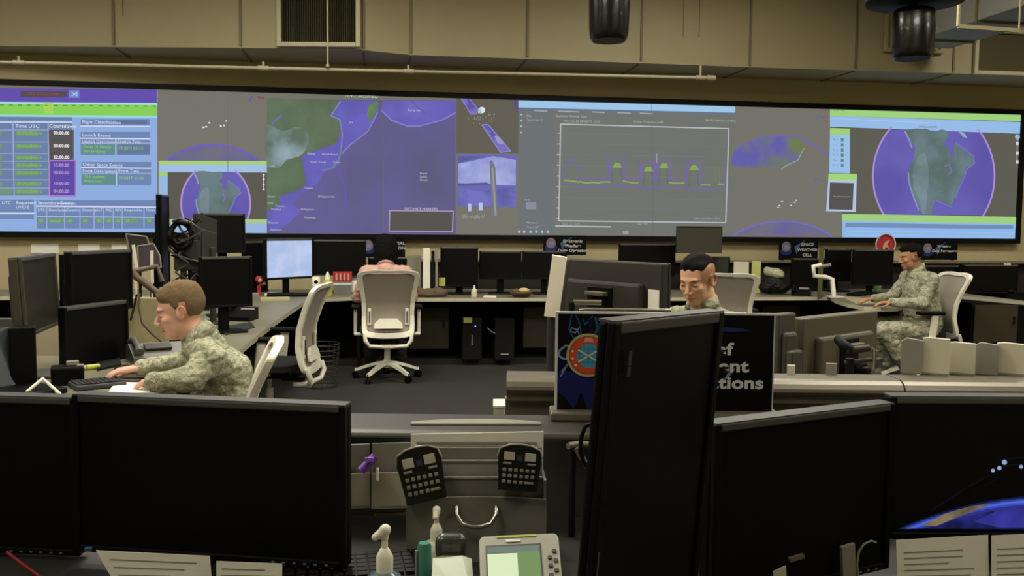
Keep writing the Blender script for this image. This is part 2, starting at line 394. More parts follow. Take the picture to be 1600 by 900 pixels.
for x, tx in ((59, 'UTC'), (76, 'Description'), (104, 'Country'), (128, 'Outcome'), (150, 'ALT'), (165, 'INC'), (180, 'REV'), (194, 'Responsible'), (228, 'Notes')):
    w.text(tx, x, 328, 4.6, (215, 222, 242), k=4, xs=.9); w.rect(x, 341, x+(22 if x in (76, 194) else 10), 348, (108, 150, 115), 3); w.text('20' if x != 76 else 'Launch 7', x+2, 345, 4.4, (140, 200, 95), k=5)
    w.line([(x-3, 324), (x-3, 357)], 1.2, (160, 175, 210), 4)
w.line([(57, 338), (245, 340)], 1.4, (175, 190, 222), 4)
w.build()
# --- window 2: orbit view and small globe
def ell(cx, cy, rx, ry, a0=0, a1=360, n=48): return [(cx+rx*math.cos(R(a0+(a1-a0)*i/n)), cy+ry*math.sin(R(a0+(a1-a0)*i/n))) for i in range(n+1)]
M_globe_land = glow_noise('globe_land', (88, 108, 106), (104, 124, 130), 3, 6)
M_globe_sea = glow_noise('globe_sea', (92, 84, 164), (102, 94, 176), 1.2, 3)
M_haze = glow_noise('orbit_haze', (100, 96, 150), (112, 108, 128), 2, 3)
w = Win('orbit_window')
w.poly(ell(332, 330, 112, 104, 228, 312, 30), None, 2, mt=M_haze); w.line(ell(332, 330, 112, 104, 222, 318, 30), 3, (106, 96, 190), 3)
for x, y in ((318, 199), (327, 192), (345, 197), (354, 189), (350, 196), (322, 198)): w.rect(x-1.4, y-1.2, x+1.4, y+1.2, (220, 225, 235), 4)
w.line([(390, 158), (394, 150)], 2, (100, 90, 185), 3); w.line([(402, 152), (412, 153)], 2.5, (135, 75, 90), 3)
w.build()
def north_america(w, ox, oy, sx, sy, clipy, k):
    land = [(0, 0), (.06, -.02), (.16, -.03), (.30, -.03), (.42, .0), (.55, -.02), (.63, .03), (.6, .1), (.55, .16), (.62, .2), (.66, .3), (.72, .31), (.71, .2), (.74, .14), (.82, .2), (.88, .26), (.98, .3), (1.0, .38), (.95, .44), (.88, .42), (.87, .5), (.82, .58), (.78, .68), (.74, .76), (.70, .82), (.68, .9), (.55, .86), (.46, .83), (.4, .9), (.38, 1.0), (.26, 1.0), (.2, .9), (.13, .78), (.08, .68), (.05, .58), (.07, .45), (.12, .34), (.14, .2), (.08, .1)]
    w.poly([(x, min(y, clipy)) for x, y in csm([(ox+x*sx, oy+y*sy) for x, y in land])], None, k, mt=M_globe_land)
    w.poly([(x, min(y, clipy)) for x, y in csm([(ox+x*sx, oy+y*sy) for x, y in [(.12, .45), (.2, .3), (.3, .28), (.34, .5), (.33, .7), (.3, .98), (.26, .98), (.2, .8), (.13, .68)]])], None, k+1, mt=MATS['globe_ice'])
    w.line([(ox+x*sx, oy+y*sy) for x, y in [(.05, .5), (.06, .62), (.12, .78), (.2, .95)]], 2, (138, 150, 190), k+2)
    w.line([(ox+x*sx, oy+y*sy) for x, y in [(0, 0), (.06, .1), (.1, .2)]], 2.4, (140, 150, 185), k+2)
    w.line([(ox+x*sx, oy+y*sy) for x, y in [(.58, .42), (.64, .4), (.68, .48), (.63, .52)]], 2, (120, 118, 170), k+2)
    w.line([(ox+x*sx, oy+y*sy) for x, y in [(.73, .13), (.83, .2), (.99, .3), (1.01, .38), (.9, .45), (.86, .55), (.79, .68), (.73, .8)]], 2, (112, 116, 190), k+2)
    w.line([(ox+x*sx, oy+y*sy) for x, y in [(.45, .83), (.55, .87), (.69, .92)]], 2, (120, 108, 200), k+2)
glow_noise('globe_ice', (96, 118, 118), (124, 142, 152), 3, 6, .3, .7)
w = Win('small_globe_window')
w.rect(248, 251, 417, 257, (168, 205, 118), 4, .003); w.rect(248, 257, 417, 269, (160, 190, 228), 4, .003)
w.rect(248, 269, 262, 345, (150, 185, 222), 4); w.rect(248, 269, 262, 275, (160, 205, 110), 5)
w.rect(262, 269, 417, 345, (88, 86, 78), 3)
pts = [(x, y) for x, y in ell(337, 318, 54, 62) if y > 268 and y < 346]
pts.sort(key=lambda p: math.atan2(p[1]-308, p[0]-337))
w.poly(pts, None, 4, mt=M_globe_sea)
w.line([p for p in ell(337, 318, 54, 62, 118, 235, 24)], 2.6, (172, 140, 210), 6); w.line([p for p in ell(337, 318, 54, 62, -55, 62, 24)], 2.6, (172, 140, 210), 6)
north_america(w, 303, 270, 72, 84, 345, 5)
w.rect(248, 342, 417, 348, (168, 200, 130), 7, .003); w.rect(248, 348, 417, 366, (150, 180, 220), 7, .003)
w.line([(412, 272), (412, 296)], 1.4, (190, 200, 210), 6)
for y in (273, 280, 288, 296): w.rect(410.5, y-1, 413.5, y+1, (220, 225, 230), 7)
w.build()
# --- window 3: Pacific map
w = Win('map_window')
M_sea = glow_noise('map_deep_sea', (92, 88, 124), (98, 92, 146), 1.1, 6, .36, .64)
M_shelf = glow_noise('map_shelf', (96, 90, 172), (104, 98, 190), 2.5, 5)
M_land = glow_noise('map_land', (88, 104, 82), (98, 116, 92), 2.5, 6)
M_snow = glow_noise('map_snow', (92, 110, 96), (148, 168, 178), 2.2, 7, .42, .66)
w.rect(417, 155, 712, 366, None, 1, .006, mt=M_sea)
w.poly([(417, 153), (530, 156), (517, 181), (530, 186), (532, 210), (522, 226), (500, 232), (473, 243), (475, 270), (478, 284), (468, 296), (440, 304), (434, 318), (417, 330)], None, 2, mt=M_land)
w.poly(csm([(417, 196), (440, 205), (470, 198), (482, 215), (474, 240), (448, 250), (436, 262), (417, 254)]), None, 3, mt=M_snow)
w.poly([(535, 157), (590, 158), (592, 172), (585, 190), (570, 210), (545, 228), (535, 245), (525, 262), (505, 270), (498, 285), (478, 300), (455, 318), (470, 330), (450, 350), (425, 362), (417, 345), (417, 332), (440, 322), (436, 308), (470, 298), (480, 284), (474, 262), (472, 244), (505, 232), (526, 224), (533, 208), (531, 186), (518, 181)], None, 3, mt=M_shelf)
w.poly([(577, 163), (590, 158), (592, 162), (586, 178), (578, 190), (573, 180)], None, 4, mt=glow_noise('map_green', (90, 120, 78), (104, 138, 88), 6, 5))
w.poly([(598, 157), (712, 158), (713, 176), (690, 188), (655, 197), (636, 197), (612, 188), (596, 176)], None, 3, mt=glow_noise('map_shelf_light', (98, 92, 178), (106, 102, 188), 3, 5))
w.line([(712, 176), (690, 188), (655, 197), (636, 197), (612, 188), (596, 172)], 2.2, (128, 126, 196), 5)
w.line([(590, 176), (575, 205), (545, 228), (534, 240)], 2, (125, 124, 194), 5); w.line([(532, 158), (517, 181), (531, 187), (535, 210), (533, 232)], 2, (120, 132, 180), 5)
w.line([(533, 232), (530, 248), (520, 262), (505, 266)], 2.4, (110, 130, 140), 5); w.line([(527, 262), (534, 280), (540, 300), (540, 322)], 3, (96, 88, 170), 5)
w.line([(643, 158), (655, 170), (664, 176)], 1.2, (92, 86, 140), 5)
w.line([(425, 193), (440, 180)], 3, (104, 110, 160), 5)
for px, py, tx in ((545, 191, 'Sea'), (637, 172, 'Bering Sea'), (480, 240, 'Beijing'), (503, 241, 'North Korea'), (485, 253, 'South Korea'), (520, 253.5, 'Tokyo'), (475, 294, 'Taiwan'), (497, 307, 'Philippine Sea'), (656, 271, 'North'), (656, 276, 'Pacific'), (656, 281, 'Ocean'), (418, 259, 'China'), (418, 307, 'Hanoi'), (418, 317, 'Laos'), (430, 322, 'Vietnam'), (423, 327, 'Thailand'), (470, 327, 'Philippines'), (475, 340, 'Mindanao'), (418, 348, 'Malaysia'), (422, 359, 'Indonesia')):
    w.text(tx, px, py, 3.6, (190, 195, 205), k=7)
w.text('UNCLASSIFIED', 565, 150, 6.5, (185, 205, 180), 'CENTER', k=7, xs=.95)
w.poly([(609, 329), (708, 330), (707, 362), (608, 361)], (84, 80, 76), 6); w.line([(609, 329), (708, 330), (707, 362), (608, 361)], 1.8, (160, 150, 185), 7, True); w.text('DISTANCE MARKERS', 658, 326.5, 4.4, (200, 200, 215), 'CENTER', k=7)
w.build()
# --- window 4: satellite and rocket pictures
w = Win('satellite_window')
w.rect(713, 148, 811, 240, (96, 92, 82), 1)
w.poly([(719, 149), (730, 150), (748, 172), (744, 178), (735, 178)], None, 3, mt=glow_noise('solar_panel_picture', (92, 84, 165), (118, 112, 190), 8, 3)); w.line([(719, 149), (730, 150), (748, 172), (744, 178), (735, 178)], 1.4, (135, 130, 200), 4, True)
w.poly([(753, 195), (763, 195), (798, 236), (782, 238)], None, 3, mt=MATS['solar_panel_picture']); w.line([(753, 195), (763, 195), (798, 236), (782, 238)], 1.6, (140, 135, 205), 4, True)
w.poly([(772, 212), (780, 214), (788, 226), (778, 224)], (150, 150, 195), 4)
w.poly(ell(753, 172, 5, 5, 0, 330, 14), (215, 228, 232), 4); w.rect(747, 170, 752, 177, (170, 190, 195), 5)
for i in range(26):
    a = random.random()*math.pi; r_ = 10+random.random()*22
    x = 752+r_*math.cos(a); y = 177+r_*.55*math.sin(a); w.rect(x-.7, y-.7, x+.7, y+.7, (150, 150, 135), 4)
w.poly([(801, 149), (811, 150), (811, 180), (806, 170)], (86, 78, 120), 2)
w.build()
w = Win('rocket_window')
w.poly([(715, 241), (807, 242), (806, 324), (715, 322)], (104, 102, 178), 3)
w.poly([(716, 256), (770, 244), (806, 250), (806, 290), (716, 286)], None, 4, mt=glow_noise('rocket_sky', (130, 135, 200), (166, 174, 222), 2.4, 5))
w.poly([(716, 244), (760, 244), (716, 254)], (92, 90, 150), 5)
w.poly([(716, 287), (760, 285), (768, 289), (716, 291)], (84, 92, 145), 6); w.poly([(716, 294), (750, 299), (806, 292), (806, 323), (716, 321)], None, 6, mt=glow_noise('rocket_hills', (92, 92, 165), (112, 112, 190), 3, 4))
w.poly([(765, 252), (769, 250), (774, 262), (776, 300), (778, 338), (770, 338), (767, 300)], (112, 116, 128), 7); w.poly([(768, 262), (771, 262), (776, 336), (773, 337)], (148, 150, 150), 8)
for x, y, r_ in ((734, 324, 2.5), (751, 323, 3)): w.rect(x-r_, y-6, x+r_, y+6, (175, 195, 235), 8)
for i in range(14): x = 722+i*2.6; w.rect(x, 334+random.random()*5, x+2, 338+random.random()*5, (140, 140, 140), 8)
w.build()
# --- window 5: chart
w = Win('chart_window'); SLc = .0135
w.rect(810, 158, 1148, 369, (111, 113, 108), 1, .007)
w.rect(810, 165, 866, 366, (106, 112, 114), 2)
w.poly([(810, 151), (1149, 162), (1149, 176), (810, 168)], (156, 196, 232), 3)
w.poly([(810, 168), (1149, 176), (1149, 178.5), (810, 170.5)], (96, 116, 140), 3)
for x in (835, 872, 885, 925, 965, 1000): w.line([(x, 172+(x-810)*.025), (x+20, 172.5+(x-790)*.025)], 1.4, (170, 180, 190), 4)
w.line([(876, 194), (1139, 201), (1134, 348), (873, 345), (876, 194)], 2, (178, 180, 186), 5)
for i in range(9): y = 194+i*16.7; w.line([(871-i*.2, y+14), (876-i*.2, y+14)], 1.2, (178, 180, 186), 5); w.line([(876, y+14), (1136, y+18)], .6, (122, 122, 120), 4)
base = lambda x: 284+(x-880)*.028+1.2*math.sin(x*.07)
GR = (135, 165, 90); VI = (112, 98, 180)
w.line([(x, base(x)-1+random.uniform(-.8, .8)) for x in range(882, 955, 3)], 2.4, GR, 7); w.line([(x, base(x)-6) for x in range(905, 955, 6)], 1.4, VI, 6)
w.line([(x, base(x)+5) for x in range(880, 1134, 6)], 1.5, VI, 6)
for a, b in ((973, 1000), (1045, 1070), (1095, 1112), (1122, 1133)):
    w.line([(x, base(x)-2+random.uniform(-.8, .8)) for x in range(a, b, 3)], 2.2, GR, 7); w.line([(x, base(x)-7) for x in range(a, b, 5)], 1.2, VI, 6)
for cx, top, g, hw in ((893, 250, 0, 10), (964, 248, 1, 9), (1013, 254, 1, 8), (1037, 249, 1, 8), (1084, 252, 1, 8)):
    b0 = base(cx)
    w.line([(cx-hw-3, b0-4), (cx-hw-2, top+8), (cx-4, top), (cx+4, top), (cx+hw, top+8), (cx+hw+2, b0-4)], 1.5, VI, 6)
    if g:
        w.line([(cx-hw, b0), (cx-hw+3, top+12), (cx-3, top+6), (cx+4, top+6), (cx+hw-3, top+12), (cx+hw-1, b0)], 1.1, (96, 105, 84), 7)
        w.poly([(cx-7, top+14), (cx-3, top+6), (cx+4, top+6), (cx+8, top+14)], GR, 8); w.line([(cx-hw-5, b0-4), (cx-hw-5, top-8)], 1, VI, 6); w.line([(cx+hw+4, b0-4), (cx+hw+4, top-8)], 1, VI, 6)
w.line([(1026, 240), (1026, 255)], 1.1, (170, 170, 180), 7); w.line([(1118, 285), (1119, 262), (1123, 262), (1124, 288)], 1.2, (115, 128, 100), 7); w.line([(1131, 247), (1132, 290)], 1, VI, 7)
w.text('Spectrum Monitor View', 869, 181, 4, (185, 188, 192), k=7); w.text('2012 Jun 20 RESULTS   LIVE', 881, 189, 4, (175, 178, 182), k=7); w.text('Center Frequency 1249', 990, 190, 4, (170, 172, 178), k=7); w.text('SAMPLE RATE 1.15 MHz', 1102, 188, 4, (170, 172, 178), k=7); w.text('File', 823, 181, 4, (180, 184, 190), k=7); w.text('Spectrum 14', 823, 187, 4, (170, 174, 180), k=7)
w.text('Start: 1.12 GHz', 878, 349.5, 3.6, (160, 162, 168), k=7); w.text('Span: 500', 995, 350, 3.6, (160, 162, 168), k=7); w.text('UNCLASSIFIED // 2012', 1085, 342, 3.6, (160, 162, 168), k=7)
for y in (179, 188, 197, 207): w.rect(813, y-1.2, 816, y+1.2, (180, 184, 188), 5)
w.rect(822, 316, 838, 327, (138, 138, 158), 5); w.text('Scan', 820, 312, 3.6, (170, 175, 180), k=7); w.text('Marker 1', 823, 348, 3.8, (170, 175, 180), k=7); w.text('Status OK', 823, 355, 3.8, (160, 165, 170), k=7)
for x in (811, 819, 829, 838, 847, 856): w.rect(x-1.6, 360, x+1.6, 364, (175, 185, 195), 6)
w.line([(868, 353), (954, 354.5)], 2, (178, 182, 190), 6); w.rect(973, 361, 982, 366, (150, 155, 165), 6)
w.build()
# --- window 6: world view between chart and right globe
w = Win('earth_limb_window')
M_el = glow_noise('limb_land', (98, 94, 168), (108, 124, 78), 2.2, 6, .42, .58)
w.poly(csm([(1146, 240), (1160, 228), (1190, 214), (1225, 211), (1248, 218), (1255, 232), (1248, 248), (1222, 260), (1150, 261)]), None, 3, mt=M_el)
w.line([(1150, 232), (1185, 216), (1225, 211), (1252, 217), (1275, 228), (1294, 241)], 3, (108, 102, 172), 4); w.line([(1256, 232), (1247, 250), (1226, 260), (1221, 265)], 2, (140, 155, 150), 5)
w.poly(ell(1222, 404, 96, 58, 220, 322, 30), None, 3, mt=M_haze); w.line(ell(1222, 404, 96, 58, 214, 326, 30), 2.6, (112, 106, 190), 5)
for x, y in ((1218, 321), (1222, 315), (1236, 321), (1242, 316), (1244, 313), (1216, 324)): w.rect(x-1.2, y-1, x+1.2, y+1, (205, 210, 215), 5)
w.line([(1277, 186), (1279, 180)], 2, (105, 95, 170), 5); w.line([(1282, 183), (1292, 184)], 1.4, (120, 95, 120), 5); w.line([(1274, 284), (1276, 278)], 2, (105, 95, 170), 5); w.line([(1279, 281), (1290, 282)], 1.4, (120, 95, 120), 5)
w.build()
# --- window 7: large globe
w = Win('large_globe_window')
w.poly([(1297, 167), (1600, 176), (1600, 375), (1316, 373), (1316, 333), (1297, 200)], (93, 91, 82), 1)
w.poly([(1297, 168), (1600, 179), (1600, 190), (1297, 181)], (158, 208, 125), 4); w.text('Globe View', 1301, 172, 3.6, (110, 140, 95), k=6)
w.poly([(1297, 181), (1600, 191), (1600, 209), (1297, 198)], (148, 186, 230), 4); w.line([(1297, 185), (1470, 193)], 1, (175, 200, 235), 5); w.text('UNCLASSIFIED', 1450, 198.5, 4, (110, 120, 170), 'CENTER', k=6)
pts = []
for x, y in ell(1459, 275, 95, 106, 0, 360, 72):
    yy = min(max(y, 203), 336)
    pts.append((x, yy))
w.poly(pts, None, 3, mt=M_globe_sea)
w.line(ell(1459, 275, 95, 106, -44, 36, 24), 3, (168, 140, 214), 5); w.line(ell(1459, 275, 95, 106, 144, 226, 24), 3, (168, 140, 214), 5)
north_america(w, 1414, 205, 108, 130, 335, 5)
w.poly([(1497, 205), (1506, 207), (1512, 216), (1505, 214)], (150, 165, 190), 6); w.poly([(1400, 204), (1415, 205), (1410, 215), (1397, 212)], (105, 92, 190), 4)
w.poly([(1297, 200), (1328, 201), (1328, 271), (1296, 270)], (152, 190, 230), 5); w.poly([(1297, 200), (1328, 201), (1328, 211), (1297, 210)], (160, 205, 120), 6)
for i in range(6): y = 218+i*8; w.text('2%d-C' % i, 1301, y, 4, (120, 130, 175), k=8); w.rect(1314, y-2, 1318, y+3, (90, 130, 130), 7)
w.poly([(1295, 272), (1339, 273), (1337, 331), (1291, 330)], (178, 196, 225), 5); w.poly([(1295, 271), (1339, 272), (1338, 282), (1294, 281)], (160, 212, 120), 6)
w.poly([(1297, 285), (1334, 286), (1332, 328), (1295, 327)], (84, 80, 80), 7); w.text('No information', 1315, 307, 3.8, (150, 145, 150), 'CENTER', k=9)
w.poly([(1316, 334), (1592, 339), (1592, 350), (1316, 345)], (158, 205, 125), 6); w.poly([(1316, 345), (1592, 350), (1592, 376), (1316, 374)], (140, 182, 232), 6)
w.poly([(1321, 348), (1583, 352), (1583, 358), (1321, 355)], (112, 140, 182), 8); w.line([(1321, 361), (1583, 364)], 1, (165, 195, 235), 8); w.line([(1321, 367), (1583, 370)], 1, (165, 195, 235), 8)
w.line([(1590, 213), (1589, 254)], 1.2, (170, 175, 180), 6); w.poly(ell(1590, 214, 4, 4, 0, 360, 14), (150, 180, 205), 6)
for y in (224, 239, 253): w.rect(1587.5, y-2.5, 1591.5, y+2.5, (215, 215, 215), 7)
w.build()
# faint joints of the projection surface
w = Win('screen_joints')
for px in (355, 598, 1018): w.line([(px, 150), (px+2, 371)], .8, (106, 104, 100), 9)
w.build()
# ------------------------------------------------------------------ furniture: consoles, chairs, monitors
M_top = mat('laminate_grey_green', (120, 117, 97), .42, vary=.06, scale=6)
M_topedge = mat('laminate_edge', (192, 188, 162), .4)
M_under = mat('console_black', (13, 12, 10), .7, spec=.2)
M_door = mat('cabinet_door_brown', (58, 52, 38), .5)
M_bull2 = mat('near_ledge_grey', (66, 64, 60), .42, metal=.2)
M_bull = mat('ledge_grey_metal', (112, 106, 92), .38, metal=.25)
M_panelbrown = mat('console_panel_brown', (178, 165, 138), .5)
M_panelbeige = mat('console_panel_beige', (168, 156, 118), .6)
M_blk = mat('black_plastic', (6, 6, 6), .5, spec=.16)
M_bezel = mat('monitor_bezel', (6, 6, 6), .45, spec=.2)
M_scr = mat('dark_screen', (3, 3, 3), .42, spec=.22)
M_backgrey = mat('monitor_back_grey', (58, 56, 52), .5, spec=.25)
M_rim = mat('bezel_top_highlight', (78, 78, 76), .35)  # overhead light on the monitor tops, painted in as a paler grey
M_white = mat('white_plastic', (238, 235, 218), .4)
M_mesh = mat('grey_chair_mesh', (160, 152, 138), .7, vary=.1, scale=60, bump=.25, bscale=500)
M_paper = mat('white_paper', (240, 238, 226), .7)
M_chrome = mat('brushed_steel', (190, 188, 180), .25, metal=1)
M_bracket = mat('bracket_steel', (120, 112, 98), .45, metal=.3)
M_postit = mat('yellow_note', (196, 200, 110), .7)

def worktop(name, label, pts, z, th=.035, cat='desk', mats=None):
    o = MB().prism([(p.x, p.y, z-th) for p in pts], (0, 0, th))
    # edge band
    o.mi = [0 if abs((Vector(o.v[f[0]])-Vector(o.v[f[1]])).cross(Vector(o.v[f[0]])-Vector(o.v[f[2]])).normalized().z) > .5 else 1 for f in o.f]
    return tag(o.build(name, mats or [M_top, M_topedge]), label, cat)
HF = .70
Y0 = 8.93
def hp(px, py, h=HF): return at_h(px, py, h)
# far worktop along the wall with the wing that comes forward on the left
Pw = [hp(372, 548), hp(432, 500), hp(472, 473), hp(505, 466), hp(560, 463.5)]
c1 = at_y(862, 460, Y0); c2 = at_y(1296, 465, Y0)
Pl = [Vector((-6.9, 10.1, 0)), Vector((-6.9, 9.2, 0)), hp(300, 462), hp(322, 520), hp(338, 552)]
L1 = Pl[1:] + Pw + [Vector((at_y(648, 460, Y0).x, Y0, 0)), Vector((c1.x, Y0, 0)), Vector((c1.x, 10.1, 0)), Pl[0]]
worktop('worktop', 'grey-green L-shaped worktop under the far monitors, its wing curving past the empty chair', L1, HF)
worktop('worktop', 'straight grey worktop behind the seated man with black hair, left of the rounded desk', [Vector((c1.x+.01, Y0, 0)), Vector((c2.x, Y0, 0)), Vector((c2.x, 10.1, 0)), Vector((c1.x+.01, 10.1, 0))], HF)
r1 = [hp(1306, 469), hp(1325, 474.5), hp(1350, 479), hp(1380, 481), hp(1402, 480.5), hp(1413, 477), hp(1416, 472), hp(1412, 466), hp(1400, 461)]
q = at_y(1500, 460, 9.1)
worktop('desk_return', 'rounded end of a light desk where the seated man at the right rests his arms', [Vector((c2.x+.01, 10.05, 0)), Vector((c2.x+.01, Y0, 0))]+r1+[hp(1489, 461), Vector((hp(1489, 461).x, 10.05, 0))], HF)
f1, f2 = hp(1490, 461), hp(1600, 471); f3 = f1.lerp(f2, 1.25)
worktop('worktop', 'far right worktop behind the grey mesh chair of the seated man', [f1, f2, f3, Vector((f3.x, 10.05, 0)), Vector((f1.x, 10.05, 0))], HF)
def Yd(px, Y): d_ = ray(px, 450); return Y/d_.y
# console under the worktops
e = thing('console', 'black console with brown cabinet doors under the far worktops', 'cabinet', (0, 0, 0))
MB().box((1.0, 9.95, HF/2-.02), (15.4, .04, HF-.05)).build('back_panel', M_under, e)
MB().box((1.0, 9.5, .03), (15.4, .5, .06)).build('plinth', mat('plinth_black', (30, 27, 24), .5), e)
def px_rect_at(px0, py0, px1, py1, Y):
    a = at_y(px0, py1, Y); b = at_y(px1, py0, Y); return a, b
for i, (x0, x1) in enumerate(((640, 701), (817, 869), (1190, 1250), (1520, 1590))):
    a, b = px_rect_at(x0, 481, x1, 544, 9.35)
    d = MB().box(((a.x+b.x)/2, 9.35, .36), (b.x-a.x, .02, .42), bev=.004).build('door', M_door, e)
    MB().box((b.x-.05, 9.33, .40), (.015, .02, .08)).build('handle', M_under, d)
    MB().box(((a.x+b.x)/2, 9.66, .36), (b.x-a.x+.02, .55, .46)).build('cabinet_carcass', M_under, e)
for x in (420, 560, 900, 1130, 1290):
    a = at_y(x, 500, 9.15); MB().box((a.x, 9.5, HF/2-.02), (.03, .7, HF-.05)).build('leg_panel', M_under, e)
# raised back ledge with thin shelf on the right half
lz = at_y(1500, 410, 10.15).z
e = thing('console_ledge', 'low console back ledge with a thin brown shelf under the wall signs', 'shelf', (0, 0, 0))
xa = at_y(620, 410, 10.2).x
MB().box(((xa+8.6)/2, 10.24, (lz+.0)/2), (8.6-xa, .05, lz)).build('back_panel', mat('ledge_panel', (30, 27, 21), .6), e)
MB().box(((xa+8.6)/2, 10.2, lz), (8.6-xa, .22, .02), bev=.004).build('shelf', mat('ledge_shelf', (120, 108, 80), .5), e)
# wing legs / dark panels under the wing
e = thing('pedestal', 'dark pedestal panel under the curving wing of the worktop behind the empty white chair', 'cabinet', (0, 0, 0))
pa, pb = hp(350, 530), hp(425, 478)
MB().prism([(pa.x-.25, pa.y, .0), (pb.x-.25, pb.y, .0), (pb.x-.21, pb.y, .0), (pa.x-.21, pa.y, .0)], (0, 0, HF-.05)).build('side_panel', M_under, e)
MB().prism([(pa.x-.9, pa.y+.1, .0), (pa.x-.24, pa.y, .0), (pa.x-.24, pa.y+.04, .0), (pa.x-.9, pa.y+.14, .0)], (0, 0, HF-.05)).build('end_panel', M_under, e)
# left man's desk
HD = .73
dl = [at_h(x, y, HD) for x, y in ((-120, 760), (-120, 556), (130, 556), (262, 552), (282, 566), (276, 600), (262, 650), (255, 760))]
worktop('desk', 'light desk at the left under the hands of the man in camouflage', dl, HD)
e = thing('partition', 'beige console back panel standing behind the left desk, beside the stacked monitors', 'panel', (0, 0, 0))
a = at_d(201, 465, 5.05); b = at_d(261, 465, 5.05)
def wallseg(parent, name, a, b, z0, z1, th, m, bev=.004):
    d = (b-a); d.z = 0; L = d.length; an = math.atan2(d.y, d.x); c = (a+b)/2
    return MB().box((c.x, c.y, (z0+z1)/2), (L, th, z1-z0), rot=(0, 0, an), bev=bev).build(name, m, parent)
wallseg(e, 'beige_panel', a, b, 0, a.z, .05, M_panelbeige)
a2 = at_d(46, 465, 5.05); wallseg(e, 'brown_panel', a2, at_d(200.5, 465, 5.05), 0, a.z-.12, .05, M_panelbrown)
a3 = at_d(-140, 465, 5.05); wallseg(e, 'side_run', a3, a2, 0, a.z-.12, .05, mat('panel_grey', (70, 66, 58), .6))
wallseg(e, 'cap', at_d(-140, 460, 5.05), at_d(262, 460, 5.05), a.z, a.z+.012, .07, M_topedge) if False else None
e = thing('desk_pedestal', 'black desk pedestal under the left desk', 'cabinet', (0, 0, 0)) if False else None
for (x, y) in ((-60, 600),):
    p = at_h(x, y, HD); e2 = thing('desk_pedestal', 'black desk pedestal under the %s of the desk at the left' % ('left end' if x < 0 else 'right end'), 'cabinet', (p.x, p.y, 0))
    MB().box((0, .1, (HD-.035)/2), (.4, .55, HD-.037), bev=.005).build('carcass', M_under, e2)
    for k in range(3): MB().box((0, -.18, .12+.22*k), (.36, .02, .19), bev=.004).build('drawer', M_under, e2)

# ---- ledged consoles in front (grey bullnose ledges)
def ledge(name, label, pxl, pxr, Df, Db, z, facecol, seams=(), th=.075, z0=0, lip=1.0, trim=True):
    a = at_d(pxl, 600, Df); b = at_d(pxr, 600, Df); a.z = b.z = 0
    u = (b-a).normalized(); back = Vector((-u.y, u.x, 0)); dp_ = Db-Df
    t = thing(name, label, 'counter', (0, 0, 0))
    # profile in (depth, z): bullnose front
    prof = [(dp_, z-th), (dp_, z)] + [(x*lip, z+(zz*lip)) for x, zz in ((.05, 0), (.03, -.003), (.012, -.012), (.003, -.026), (.0, -.036), (.006, -.046), (.02, -.05))] + [(.02*lip, z-th)]
    L = (b-a).length; segs = [0]+[s_ for s_ in seams]+[1]
    for s0, s1 in zip(segs[:-1], segs[1:]):
        p0 = a+u*(L*s0+.003); d = u*(L*(s1-s0)-.006)
        MB().prism([p0+back*x+Vector((0, 0, zz)) for x, zz in prof], d).build('ledge_top', M_bull if trim else M_bull2, t)
    n1 = a+back*.06; 
    MB().prism([n1+Vector((0, 0, z0)), n1+back*.04+Vector((0, 0, z0)), n1+back*.04+Vector((0, 0, z-th)), n1+Vector((0, 0, z-th))], u*L).build('front_panel', facecol, t)
    n2 = a+back*.045
    if trim: MB().prism([n2+Vector((0, 0, z-th-.05)), n2+back*.02+Vector((0, 0, z-th-.05)), n2+back*.02+Vector((0, 0, z-th-.0)), n2+Vector((0, 0, z-th))], u*L).build('trim_strip', M_bull, t)
    return t, a, u, back, L
HL = .95
tC, aC, uC, bC, LC = ledge('counter', 'grey-brown rounded counter in front of the black-haired man, running off to the right', 790, 1720, 2.95, 3.10, HL, M_panelbrown, seams=[.672])
# near counter (carries the sign)
tN, aN, uN, bN, LN = ledge('counter', 'nearest grey rounded counter ledge, behind the row of black foreground monitors', 420, 1560, 2.19, 2.39, HL, mat('panel_mid_grey', (52, 50, 46), .5), seams=[], th=.024, lip=.42, trim=False)
# desk behind the far counter (black-haired man's)
q0 = aC+bC*.22; worktop('desk', 'desk hidden behind the counter and sign where the man with black hair sits', [q0+uC*.06, q0+uC*(LC-.1), q0+uC*(LC-.1)+bC*.62, q0+uC*.06+bC*.62], HD)
e = thing('trestle', 'dark support trestle behind the brown counter panel', 'desk', (0, 0, 0))
for k in (.1, 1.2, 2.4):
    p = q0+uC*(k+.1)
    MB().prism([p, p+uC*.04, p+uC*.04+bC*.5, p+bC*.5], (0, 0, HD-.037)).build('leg_panel', M_under, e)
# foreground desk in front of the camera
HN = .73
fd = [aN+uN*(-.9)-bN*.0, aN+uN*(LN+.3), aN+uN*(LN+.3)-bN*1.15, aN+uN*(-.9)-bN*1.15]
fd = [Vector((p.x, p.y, 0)) + bN*.055 for p in fd[:2]] + fd[2:]
worktop('desk', 'dark grey foreground desk carrying the nearest row of monitors and the phone', fd, HN, mats=[mat('near_top', (40, 40, 37), .5), M_bull])
e = thing('trestle', 'dark leg panels under the foreground desk', 'desk', (0, 0, 0))
for k in (-.6, .8, 2.0):
    p = aN+uN*k-bN*.95
    MB().prism([p, p+uN*.04, p+uN*.04+bN*.9, p+bN*.9], (0, 0, HN-.037)).build('leg_panel', M_under, e)

